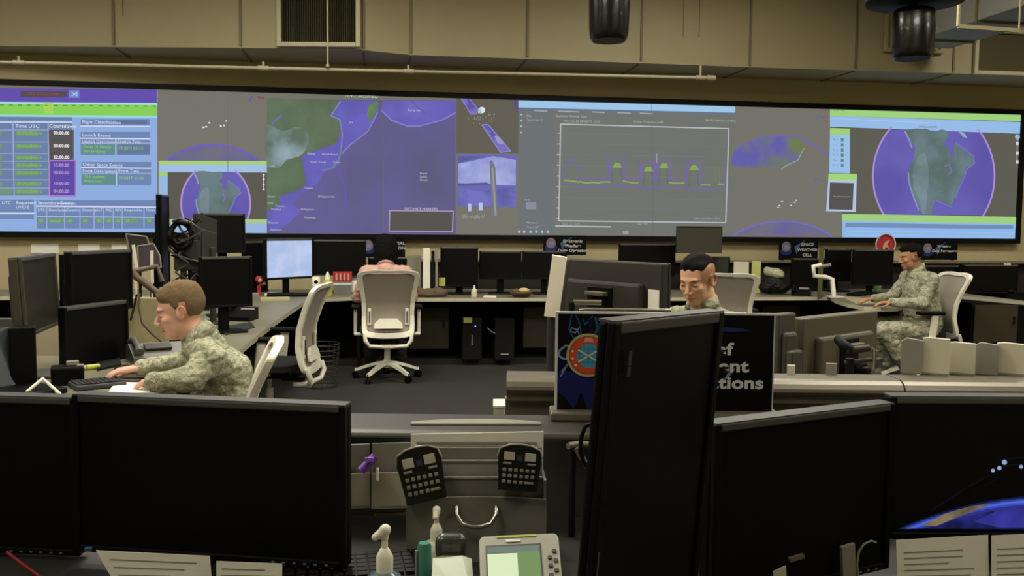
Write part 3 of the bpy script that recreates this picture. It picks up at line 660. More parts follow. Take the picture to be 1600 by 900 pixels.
# ---------------------------------------------------------------- office chair
def chair_profile(z):      # y of the back frame centre at height z (chair faces +Y)
    P = [(.33, -.24), (.42, -.31), (.50, -.285), (.60, -.262), (.72, -.272), (.85, -.315), (1.02, -.395)]
    for (z0, y0), (z1, y1) in zip(P[:-1], P[1:]):
        if z <= z1: t = (z-z0)/(z1-z0); return y0+(y1-y0)*t
    return P[-1][1]
def smooth_poly(P, n=6):
    out = []; N = len(P)
    for i in range(N):
        p0, p1, p2, p3 = [Vector(P[(i+k-1) % N]) for k in range(4)]
        for j in range(n):
            t = j/n
            out.append(.5*((2*p1)+(-p0+p2)*t+(2*p0-5*p1+4*p2-p3)*t*t+(-p0+3*p1-3*p2+p3)*t**3))
    return out
def build_chair():
    t = thing('office_chair', 'x', 'chair', (0, 0, 0))
    # star base
    b = MB()
    for i in range(5):
        a = 2*math.pi*i/5+math.pi/2; ca, sa = math.cos(a), math.sin(a)
        pr = [(.03, .155, .032), (.1, .145, .03), (.2, .115, .024), (.27, .088, .018), (.305, .08, .014)]
        vs = []; 
        for r_, z, w_ in pr:
            for (dy, dz) in ((-w_, -.014), (-w_*.7, .012), (w_*.7, .012), (w_, -.014)):
                vs.append((r_*ca-dy*sa, r_*sa+dy*ca, z+dz))
        fs = [[k*4+j, k*4+(j+1) % 4, k*4+4+(j+1) % 4, k*4+4+j] for k in range(4) for j in range(4)]+[[0, 1, 2, 3], [16, 17, 18, 19]]
        b.add(vs, fs)
    b.cyl((0, 0, .11), (0, 0, .18), .042, .034)
    b.build('star_base', M_white, t)
    for i in range(5):
        a = 2*math.pi*i/5+math.pi/2; x, y = .3*math.cos(a), .3*math.sin(a)
        c = MB(); s_ = (-math.sin(a+.5), math.cos(a+.5))
        for k in (-1, 1): c.cyl((x+s_[0]*k*.008, y+s_[1]*k*.008, .03), (x+s_[0]*k*.024, y+s_[1]*k*.024, .03), .029, n=18)
        c.cyl((x, y, .03), (x, y, .085), .009); c.build('caster', M_blk, t)
    MB().cyl((0, 0, .17), (0, 0, .30), .027).cyl((0, 0, .29), (0, 0, .40), .016).build('gas_lift', [M_white], t)
    MB().box((0, -.03, .40), (.2, .26, .05), bev=.015).box((0, -.18, .375), (.14, .16, .035), bev=.01).build('mechanism', M_blk, t)
    # seat cushion
    bm = bmesh.new(); bmesh.ops.create_cube(bm, size=1)
    bmesh.ops.subdivide_edges(bm, edges=bm.edges[:], cuts=6, use_grid_fill=True)
    for v in bm.verts:
        x, y, z = v.co.x*2, v.co.y*2, v.co.z*2; r_ = (abs(x)**4+abs(y)**4)**.25
        sc_ = 1/max(r_, 1e-6)*max(abs(x), abs(y)) if r_ > 0 else 1
        X, Y = x*sc_*.245, y*sc_*.24; Z = z*.035*(1-.35*max(abs(x), abs(y))**4) - .02*(max(0, y)**3)
        v.co = Vector((X, Y+.02, Z+.46))
    MB().bm(bm, 0, True).build('seat', mat('black_fabric', (16, 15, 14), .9, bump=.2, bscale=300), t)
    # back frame: closed ring between outer and inner outline
    half_o = [(0, 1.015), (.12, 1.018), (.22, 1.006), (.262, .985), (.268, .95), (.252, .86), (.235, .76), (.228, .64), (.23, .55), (.226, .47), (.205, .435), (.12, .415), (0, .41)]
    half_i = [(0, .985), (.12, .987), (.19, .977), (.218, .962), (.223, .935), (.212, .86), (.197, .76), (.190, .64), (.190, .56), (.186, .50), (.172, .475), (.11, .462), (0, .458)]
    def full(h): return [Vector((x, z)) for x, z in h]+[Vector((-x, z)) for x, z in reversed(h[1:-1])]
    o_ = full(half_o); i_ = full(half_i); O = smooth_poly(o_, 3); I = smooth_poly(i_, 3); n = len(O)
    def P3(p, off): 
        y = chair_profile(p.y) + .14*max(0, abs(p.x)-.02)**1.6 + off
        return (p.x, y, p.y)
    vs = []
    for ring, off in ((O, -.016), (O, .018), (I, .018), (I, -.016)): vs += [P3(p, off) for p in ring]
    fs = [[k*n+j, k*n+(j+1) % n, ((k+1) % 4)*n+(j+1) % n, ((k+1) % 4)*n+j] for k in range(4) for j in range(n)]
    bf = MB().add(vs, fs, 0, False).build('back_frame', M_white, t)
    md = bf.modifiers.new('b', 'BEVEL'); md.width = .005; md.segments = 2; md.limit_method = 'ANGLE'; md.angle_limit = R(50)
    # mesh panel
    rows = []; NZ, NX = 14, 10; g = []; 
    def halfw(z):
        best = .19
        for (x0, z0), (x1, z1) in zip(half_i[2:-2], half_i[3:-1]):
            if z1 <= z <= z0: t_ = (z-z0)/(z1-z0) if z1 != z0 else 0; return x0+(x1-x0)*t_
        return half_i[2][0] if z > .96 else half_i[-3][0]
    vs = []
    for j in range(NZ+1):
        z = .468+(.982-.468)*j/NZ; w_ = halfw(z)+.012
        for i in range(NX+1):
            x = -w_+2*w_*i/NX; vs.append(P3(Vector((x, z)), .004))
    k = len(vs); vs += [(x, y-.004, z) for x, y, z in vs]
    fs = []
    for s_ in (0, k):
        for j in range(NZ):
            for i in range(NX): a = s_+j*(NX+1)+i; fs.append([a, a+1, a+NX+2, a+NX+1])
    MB().add(vs, fs, 0, True).build('mesh_backrest', M_mesh, t, fix=False)
    # lumbar pad and its two slides on the rear
    def lp(x, z, off): return P3(Vector((x, z)), off)
    pad = MB(); lo = [(-.125, .50), (.125, .50), (.12, .545), (.075, .585), (-.075, .585), (-.12, .545)]
    pad.prism([lp(x, z, -.020) for x, z in lo], (0, -.022, 0)); pad.build('lumbar_pad', M_white, t)
    for s_ in (-1, 1): MB().box(lp(s_*.163, .60, -.022), (.032, .018, .15), bev=.006).box(lp(s_*.163, .60, -.034), (.008, .01, .10), m=1).build('lumbar_slide', [M_white, M_blk], t)
    # lower yoke loop
    yk = [(-.205, chair_profile(.46)-.01, .46), (-.20, -.33, .40), (-.165, -.315, .345), (-.05, -.28, .335), (.05, -.28, .335), (.165, -.315, .345), (.20, -.33, .40), (.205, chair_profile(.46)-.01, .46)]
    MB().tube(yk, [.018, .018, .017, .016, .016, .017, .018, .018], n=8).box((0, -.235, .335), (.13, .12, .03), bev=.008).build('back_yoke', M_white, t)
    for s_ in (-1, 1):
        ar = MB().box((s_*.285, -.02, .53), (.028, .06, .24), bev=.008, rot=(R(6), 0, 0)).box((s_*.22, -.03, .42), (.15, .05, .025), bev=.008).build('armrest', M_white, t)
        MB().box((s_*.28, .01, .665), (.075, .25, .03), bev=.012).build('arm_pad', M_blk, ar)
    return t
chair0 = build_chair()
def ground(px, D): p = at_d(px, 500, D); p.z = 0; return p
chair0.location = ground(605, 8.42); chair0.rotation_euler = (0, 0, R(1)); chair0['label'] = 'white office chair with grey mesh back, seen from behind, holding the woman in pink'
p = ground(1127, 8.42); dup(chair0, p, R(-14), 'empty-looking grey mesh office chair back just behind the shoulder of the man with black hair')
chL = dup(chair0, ground(420, 6.3), R(80), 'empty white office chair turned sideways beside the wing of the worktop')
chA = dup(chair0, ground(276, 3.62), R(95), 'white office chair holding the man in camouflage at the left desk')
chA.scale = (1, 1, .95)
chC = dup(chair0, ground(1430, 8.55), R(86), 'white-framed grey mesh office chair holding the seated man at the right')

# ---------------------------------------------------------------- monitors
def mon(label, xl, Dl, xr, Dr, ytop, ht, back=False, desk=HF, tilt=0, content=None, rim=True, th=.05, roll=0, bez=.016, name='monitor', group=None, bodymat=None, stand=True, backstyle='slab', buttons=False, backmat=None, shift=0):
    a = at_d(xl, ytop, Dl); b = at_d(xr, ytop, Dr); u = b-a; u.z = 0; w = u.length
    rz = math.atan2(u.y, u.x) + (math.pi if back else 0)
    c = (a+b)/2; zt = a.z
    t = thing(name, label, 'monitor', (c.x, c.y, desk), rz, group)
    # lean: group rotation only of the head about its centre
    zc = zt-desk-ht/2; H = Matrix.Translation((0, 0, zc)) @ Euler((R(tilt), R(roll), 0)).to_matrix().to_4x4()
    body = bodymat or M_blk
    m = MB(); m.box((0, th/2, 0), (w, th*.55, ht), bev=.006)
    m.box((0, th*.95, -.01), (w*.72, th*.5, ht*.62), bev=.012)
    for v in range(len(m.v)): m.v[v] = H @ m.v[v]
    m.build('housing', backmat or body, t)
    f = MB(); y0 = th*.22; fd_ = .014
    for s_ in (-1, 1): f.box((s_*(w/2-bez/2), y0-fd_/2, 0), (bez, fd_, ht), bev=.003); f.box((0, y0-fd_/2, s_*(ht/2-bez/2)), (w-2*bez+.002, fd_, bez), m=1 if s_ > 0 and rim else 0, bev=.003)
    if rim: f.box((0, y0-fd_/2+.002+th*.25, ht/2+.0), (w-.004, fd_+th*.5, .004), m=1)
    for v in range(len(f.v)): f.v[v] = H @ f.v[v]
    f.build('bezel', [M_bezel if not bodymat else bodymat, M_rim], t)
    d = MB().box((0, y0-.006, 0), (w-2*bez, .004, ht-2*bez))
    for v in range(len(d.v)): d.v[v] = H @ d.v[v]
    disp = d.build('display', content or M_scr, t)
    if buttons:
        bb = MB()
        for k in range(6): bb.box((w/2-.04-.022*k, y0-fd_-.001, -ht/2+bez*.5), (.006, .002, .003))
        for v in range(len(bb.v)): bb.v[v] = H @ bb.v[v]
        bb.build('buttons', mat('button_grey', (120, 116, 100), .4), t)
    if back and backstyle == 'arm':
        k = MB().box((0, th*1.22, .0), (.13, .012, .16), bev=.003); k2 = MB().box((0, th*1.25+.02, .055), (.10, .03, .016), bev=.003)
        for sx in (-1, 1):
            for sz in (-1, 1): k.cyl((sx*.04, th*1.22, sz*.04-.01), (sx*.04, th*1.25+.012, sz*.04-.01), .006, n=10)
        k3 = MB().cyl((0, th*1.2, -.03), (0, th*1.2+.07, -.03), .022).cyl((.03, th*1.2+.05, -.06), (.03, th*1.2+.10, -.06), .016).box((.0, th*1.2+.06, -.12), (.05, .05, .2), bev=.01)
        for q_, nm_, mm_ in ((k, 'mount_plate', M_blk), (k2, 'mount_bracket', M_bracket), (k3, 'arm_knuckle', M_blk)):
            for v in range(len(q_.v)): q_.v[v] = H @ q_.v[v]
            q_.build(nm_, mm_, t)
    if stand:
        s_ = MB().box((0, th*.9+.025, (zc)/2), (.07, .03, zc+.04), bev=.008).build('stand_neck', body, t)
        MB().box((0, th*.6, .008), (.24, .19, .014), bev=.006).build('stand_base', body, t)
    t['_w'] = w; t['_zc'] = zc; del t['_w']; del t['_zc']
    return t, H, w
# ------------------------------------------------------------------ people
def camo_mat():
    m = bpy.data.materials.new('camouflage_cloth'); m.use_nodes = True; nt = m.node_tree; N = nt.nodes; L = nt.links; b = N['Principled BSDF']
    b.inputs['Roughness'].default_value = .9; b.inputs['Specular IOR Level'].default_value = .15
    tc = N.new('ShaderNodeTexCoord'); sn = N.new('ShaderNodeVectorMath'); sn.operation = 'SNAP'; sn.inputs[1].default_value = (.006, .006, .006); L.new(tc.outputs['Object'], sn.inputs[0])
    mp = N.new('ShaderNodeMapping'); mp.inputs['Scale'].default_value = (14, 14, 34); L.new(sn.outputs[0], mp.inputs[0])
    n = N.new('ShaderNodeTexNoise'); n.inputs['Scale'].default_value = 1.0; n.inputs['Detail'].default_value = 3; n.inputs['Roughness'].default_value = .65; L.new(mp.outputs[0], n.inputs['Vector'])
    r = N.new('ShaderNodeValToRGB'); r.color_ramp.interpolation = 'CONSTANT'; e = r.color_ramp.elements
    e[0].position = 0; e[0].color = lin((122, 124, 104)); e[1].position = .42; e[1].color = lin((152, 154, 130))
    for p, c in ((.50, (174, 173, 148)), (.57, (134, 137, 116)), (.64, (192, 189, 166))):
        k = e.new(p); k.color = lin(c)
    L.new(n.outputs['Fac'], r.inputs['Fac']); L.new(r.outputs['Color'], b.inputs['Base Color'])
    n2 = N.new('ShaderNodeTexNoise'); n2.inputs['Scale'].default_value = 16; n2.inputs['Detail'].default_value = 3; L.new(tc.outputs['Object'], n2.inputs['Vector'])
    bp = N.new('ShaderNodeBump'); bp.inputs['Strength'].default_value = .8; bp.inputs['Distance'].default_value = .02; L.new(n2.outputs['Fac'], bp.inputs['Height']); L.new(bp.outputs['Normal'], b.inputs['Normal'])
    MATS['camo'] = m; return m
M_camo = camo_mat()
def skin_mat(name, rgb):
    m = bpy.data.materials.new(name); m.use_nodes = True; nt = m.node_tree; b = nt.nodes['Principled BSDF']
    a = nt.nodes.new('ShaderNodeAttribute'); a.attribute_name = 'tint'
    mx = nt.nodes.new('ShaderNodeMix'); mx.data_type = 'RGBA'; mx.blend_type = 'MULTIPLY'; mx.inputs[0].default_value = 1
    mx.inputs[6].default_value = lin(rgb); nt.links.new(a.outputs['Color'], mx.inputs[7]); nt.links.new(mx.outputs[2], b.inputs['Base Color'])
    b.inputs['Roughness'].default_value = .5; b.inputs['Specular IOR Level'].default_value = .35
    b.inputs['Subsurface Weight'].default_value = .12; b.inputs['Subsurface Radius'].default_value = (.01, .004, .002); b.inputs['Subsurface Scale'].default_value = .5
    return m
# --- head signed distance (local head frame: +X face, +Y left, +Z up, centre between the ears)
def sd_ell(p, c, r):
    q = (p-np.array(c))/np.array(r); k0 = np.sqrt((q**2).sum(-1)); k1 = np.sqrt(((q/np.array(r))**2).sum(-1)); return k0*(k0-1)/np.maximum(k1, 1e-9)
def sd_cap(p, a, b, ra, rb):
    a = np.array(a); b = np.array(b); ab = b-a; t = np.clip(((p-a)@ab)/(ab@ab), 0, 1); d = np.sqrt(((p-a-t[..., None]*ab)**2).sum(-1)); return d-(ra+(rb-ra)*t)
def smin(a, b, k): h = np.clip(.5+.5*(b-a)/k, 0, 1); return b*(1-h)+a*h-k*h*(1-h)
def smax(a, b, k): return -smin(-a, -b, k)
def head_sdf(p, feat=True):
    d = sd_ell(p, (-.014, 0, .034), (.096, .075, .083))
    d = smin(d, sd_ell(p, (.026, 0, -.03), (.060, .058, .082)), .03)
    d = smin(d, sd_ell(p, (.056, 0, -.094), (.025, .026, .020)), .025)
    for s in (-1, 1):
        d = smin(d, sd_ell(p, (.012, s*.043, -.062), (.042, .016, .028)), .025)
        d = smin(d, sd_ell(p, (.058, s*.040, -.022), (.022, .018, .016)), .018)
    if feat:
        d = smin(d, sd_ell(p, (.077, 0, .020), (.014, .044, .011)), .014)
        for s in (-1, 1):
            d = smax(d, -sd_ell(p, (.097, s*.032, -.001), (.019, .019, .012)), .010)
            d = smin(d, sd_ell(p, (.071, s*.031, -.002), (.0145, .015, .0115)), .003)
        d = smin(d, sd_cap(p, (.086, 0, .006), (.106, 0, -.032), .0075, .0105), .010)
        for s in (-1, 1): d = smin(d, sd_ell(p, (.095, s*.012, -.037), (.011, .008, .008)), .005)
        d = smin(d, sd_ell(p, (.0855, 0, -.0615), (.010, .023, .0055)), .005)
        d = smin(d, sd_ell(p, (.084, 0, -.0735), (.010, .020, .0062)), .005)
        d = smax(d, -sd_cap(p, (.0975, -.02, -.067), (.0975, .02, -.067), .0018, .0018), .003)
    return d
class Blob:
    """A smooth union of capsules, ellipsoids and the head, meshed with surface nets into one closed surface."""
    def __init__(s, vox, k=.012): s.vox = vox; s.k = k; s.P = []
    def cap(s, a, b, ra, rb, k=None):
        a = np.array(a); b = np.array(b); m = max(ra, rb)
        s.P.append((np.minimum(a, b)-m, np.maximum(a, b)+m, lambda p: sd_cap(p, a, b, ra, rb), s.k if k is None else k))
    def ell(s, c, r, M=None, k=None):
        c = np.array(c); m = max(r); A = np.array(M) if M is not None else np.eye(3)
        s.P.append((c-m, c+m, lambda p: sd_ell((p-c)@A, (0, 0, 0), r), s.k if k is None else k))
    def head(s, Mh):
        A = np.array(Mh.inverted()); c = np.array(Mh.translation)
        def f(p):
            q = p@A[:3, :3].T+A[:3, 3]; d = head_sdf(q)
            for sg in (-1, 1):
                E = np.array((Euler((0, R(-12), R(sg*18))).to_matrix())); d = smin(d, sd_ell((q-np.array((-.002, sg*.074, -.004)))@E, (0, 0, 0), (.020, .010, .031)), .006)
                pl = [(.006, .079, -.030), (-.008, .085, -.025), (-.021, .089, -.004), (-.019, .089, .017), (-.007, .086, .026), (.006, .081, .018)]
                for u, v in zip(pl[:-1], pl[1:]): d = smin(d, sd_cap(q, (u[0], u[1]*sg, u[2]), (v[0], v[1]*sg, v[2]), .0042, .0042), .002)
            return d
        s.P.append((c-.14, c+.14, f, .012))
    def mesh(s, name, disp=0, dscale=.05):
        h = s.vox; lo = np.min([p[0] for p in s.P], 0)-.03; hi = np.max([p[1] for p in s.P], 0)+.03
        n = np.ceil((hi-lo)/h).astype(int)+1; F = np.full(n, .05, np.float32); ax = [lo[i]+h*np.arange(n[i]) for i in range(3)]
        for a, b, f, k in s.P:
            m = .025+k
            i0 = np.maximum(((a-m-lo)/h).astype(int), 0); i1 = np.minimum(((b+m-lo)/h).astype(int)+2, n)
            X = np.stack(np.meshgrid(*[ax[i][i0[i]:i1[i]] for i in range(3)], indexing='ij'), -1)
            sl = tuple(slice(i0[i], i1[i]) for i in range(3)); F[sl] = smin(F[sl], f(X), max(k, 1e-4))
        S_ = F < 0; N = np.array(F.shape); cell = {}
        cs = tuple(N-1); cnt = np.zeros(cs, np.int8); pos = np.zeros(cs+(3,), np.float32)
        act = []
        for d in range(3):
            sa = [slice(None)]*3; sb = [slice(None)]*3; sa[d] = slice(0, -1); sb[d] = slice(1, None)
            ch = S_[tuple(sa)] != S_[tuple(sb)]; I = np.argwhere(ch)
            fa = F[tuple(sa)][ch]; fb = F[tuple(sb)][ch]; t = fa/(fa-fb); P = I.astype(np.float32); P[:, d] += t; act.append((d, I, S_[tuple(sa)][ch]))
            o = [e for e in range(3) if e != d]
            for u in (0, 1):
                for v in (0, 1):
                    J_ = I.copy(); J_[:, o[0]] -= u; J_[:, o[1]] -= v
                    ok = ((J_ >= 0) & (J_ < np.array(cs))).all(1); q = J_[ok]
                    np.add.at(cnt, tuple(q.T), 1); np.add.at(pos, tuple(q.T), P[ok])
        C = np.argwhere(cnt > 0); idx = np.full(cs, -1, np.int32); idx[tuple(C.T)] = np.arange(len(C))
        V = pos[tuple(C.T)]/cnt[tuple(C.T)][:, None]*h+lo
        faces = []
        for d, I, ins in act:
            o = [(d+1) % 3, (d+2) % 3]; q = []
            for u, v in ((0, 0), (1, 0), (1, 1), (0, 1)):
                J_ = I.copy(); J_[:, o[0]] -= u; J_[:, o[1]] -= v; q.append(idx[tuple(J_.T)])
            q = np.stack(q, 1); q[~ins] = q[~ins][:, ::-1]; faces.append(q)
        Fq = np.concatenate(faces)[:, ::-1]
        if disp:
            # wrinkles: push along the surface normal
            nrm = np.zeros_like(V); a_, b_, c_ = V[Fq[:, 0]], V[Fq[:, 1]], V[Fq[:, 2]]; fn = np.cross(b_-a_, c_-a_)
            for k in range(4): np.add.at(nrm, Fq[:, k], fn)
            nrm /= np.maximum(np.linalg.norm(nrm, axis=1, keepdims=True), 1e-12)
            w = np.array([noise.fractal(Vector(v)/dscale, .8, 2, 2)*.7 + (.5-abs(noise.noise(Vector((v[0]*.8, v[1]*.8, v[2]*1.7))/dscale*.7)*2)) for v in V.tolist()])
            V = V+nrm*(disp*w)[:, None]
        me = bpy.data.meshes.new(name); me.vertices.add(len(V)); me.vertices.foreach_set('co', V.astype(np.float32).ravel())
        nf = len(Fq); me.loops.add(nf*4); me.loops.foreach_set('vertex_index', Fq.astype(np.int32).ravel()); me.polygons.add(nf)
        me.polygons.foreach_set('loop_start', np.arange(nf, dtype=np.int32)*4); me.polygons.foreach_set('loop_total', np.full(nf, 4, np.int32))
        me.polygons.foreach_set('use_smooth', np.ones(nf, bool)); me.update(calc_edges=True); me.validate(); return me
def cone(mb, a, b, ra, rb, k=None): mb.cap(tuple(a), tuple(b), ra, rb, k)
def march(fn, nu=96, nv=72):
    th = np.linspace(0, 2*np.pi, nu, endpoint=False); ph = np.linspace(.02, np.pi-.02, nv)
    T, P = np.meshgrid(th, ph); D = np.stack([np.sin(P)*np.cos(T), np.sin(P)*np.sin(T), np.cos(P)], -1)
    t = np.full(T.shape, .17)
    for _ in range(40):
        t = t - .8*fn(D*t[..., None])
        t = np.clip(t, .01, .2)
    return D*t[..., None], nu, nv
def grid_mesh(P, nu, nv):
    vs = [tuple(p) for p in P.reshape(-1, 3)]; fs = []
    for j in range(nv-1):
        for i in range(nu): fs.append([j*nu+i, (j+1)*nu+i, (j+1)*nu+(i+1) % nu, j*nu+(i+1) % nu])
    fs.append([i for i in range(nu)][::1]); fs.append([(nv-1)*nu+i for i in range(nu)][::-1])
    return vs, fs
def remeshed(mb, name, mats, parent=None, disp=0, dscale=.05):
    me2 = mb.mesh(name, disp, dscale)
    for mm in (mats if isinstance(mats, list) else [mats]): me2.materials.append(mm)
    ob = bpy.data.objects.new(name, me2); COL.objects.link(ob)
    if parent: ob.parent = parent
    return ob
def hand(mb, wr, d, up, side, curl=.35, s=1.0, spread=.0):
    """wr wrist, d pointing direction, up back-of-hand normal, side = +1 when the thumb is on the d x up side"""
    d = Vector(d).normalized(); up = Vector(up); up = (up-d*up.dot(d)).normalized(); w = d.cross(up)*side
    wr = Vector(wr)
    for k in range(4):      # palm
        o = w*(.028-.0185*k)*s
        cone(mb, wr+o*.55+d*.012*s, wr+o+d*(.088-.004*abs(k-1))*s, .0145*s, .0115*s)
    for k, L in enumerate((.070, .079, .073, .057)):
        b = wr+w*(.030-.0195*k)*s+d*(.090-.004*abs(k-1))*s; a = curl*.6; dd = d
        rr = [.0095, .0088, .0080, .0072]; ln = [L*.45, L*.32, L*.25]
        ang = 0
        for j in range(3):
            ang += curl*(.7 if j == 0 else 1.0)
            dd = (d*math.cos(ang)-up*math.sin(ang)+w*spread*(1.5-k)*.12).normalized(); e = b+dd*ln[j]*s; cone(mb, b, e, rr[j]*s, rr[j+1]*s); b = e
    b = wr+w*.022*s+d*.022*s; td = (d*.62+w*.7-up*.35).normalized(); e = b+td*.042*s; cone(mb, b, e, .013*s, .0105*s)
    td2 = (d*.85+w*.3-up*.42).normalized(); e2 = e+td2*.032*s; cone(mb, e, e2, .0105*s, .009*s); cone(mb, e2, e2+(d-up*.3).normalized()*.022*s, .009*s, .0075*s)
def tint_body(ob, Mh, lips=(.78, .58, .58), brow=(.25, .2, .17), lash=(.22, .17, .15), fade=None, nails=None):
    me = ob.data; att = me.color_attributes.new('tint', 'FLOAT_COLOR', 'POINT'); Mi = Mh.inverted()
    n = len(me.vertices); co = np.empty(n*3); me.vertices.foreach_get('co', co); co = co.reshape(-1, 3)
    A = np.array(Mi); p = co@A[:3, :3].T+A[:3, 3]; col = np.ones((n, 4))
    def blend(mask, c): 
        m = np.clip(mask, 0, 1)[:, None]; col[:, :3] = col[:, :3]*(1-m)+col[:, :3]*np.array(c)*m
    x, y, z = p.T; front = (x > .05).astype(float)
    blend(front*(1-np.clip((np.sqrt((y/.024)**2+((z+.067)/.0115)**2)-.85)/.25, 0, 1)), lips)
    blend(front*(1-np.clip((np.sqrt((y/.02)**2+((z+.0675)/.0018)**2)-.8)/.4, 0, 1)), (.5, .4, .4))
    ay = np.abs(y)
    blend(front*(1-np.clip((np.sqrt(((ay-.033)/.021)**2+((z-.0215+.006*((ay-.033)/.02)**2)/.0042)**2)-.8)/.35, 0, 1)), brow)
    blend(front*(1-np.clip((np.sqrt(((ay-.032)/.0145)**2+((z+.0045-.000*(ay))/.0028)**2)-.8)/.4, 0, 1)), lash)
    blend(front*(1-np.clip((np.sqrt(((ay-.031)/.02)**2+((z-.002)/.012)**2)-.6)/.6, 0, 1))*.35, (.8, .7, .66))
    blend((1-np.clip(np.abs(ay-.078)/.02, 0, 1))*.25*(np.abs(z) < .04), (1, .75, .7))
    blend((x > .08)*(1-np.clip(np.sqrt((y/.02)**2+((z+.03)/.02)**2), 0, 1))*.3, (1, .8, .78))
    if fade: 
        m = fade(x, y, z); blend(m[0], m[1])
    att.data.foreach_set('color', col.ravel())
def hair_obj(Mh, fn, m, parent, nu=120, nv=90, name='hair'):
    """fn(x,y,z)-> thickness (m), negative hides"""
    P, nu, nv = march(lambda p: head_sdf(p, False), nu, nv)
    D = P/np.linalg.norm(P, axis=-1, keepdims=True); t = fn(P[..., 0], P[..., 1], P[..., 2])
    rng = np.array([[noise.noise(Vector((P[j, i, 0]*60, P[j, i, 1]*60, P[j, i, 2]*90))) for i in range(nu)] for j in range(nv)])
    Q = P + D*(np.where(t > 0, t*(1+.18*rng), t))[..., None]
    vs, fs = grid_mesh(Q, nu, nv); keep = [f for f in fs if len(f) != 4 or max(t.reshape(-1)[i] for i in f) > -.001]
    mb = MB().add(vs, keep, 0, True, Mh); return mb.build(name, m, parent, fix=False)
M_hairbrown = mat('light_brown_hair', (122, 102, 74), .8, spec=.2, vary=.3, scale=180, bump=.6, bscale=500)
M_hairblack = mat('black_hair', (11, 9, 8), .75, spec=.15, vary=.5, scale=160, bump=.6, bscale=500)
M_boot = mat('sage_suede_boot', (92, 90, 72), .8)
M_patch = mat('dark_patch', (70, 74, 62), .9)
def sst(a, b, x): t = np.clip((x-a)/(b-a), 0, 1); return t*t*(3-2*t)

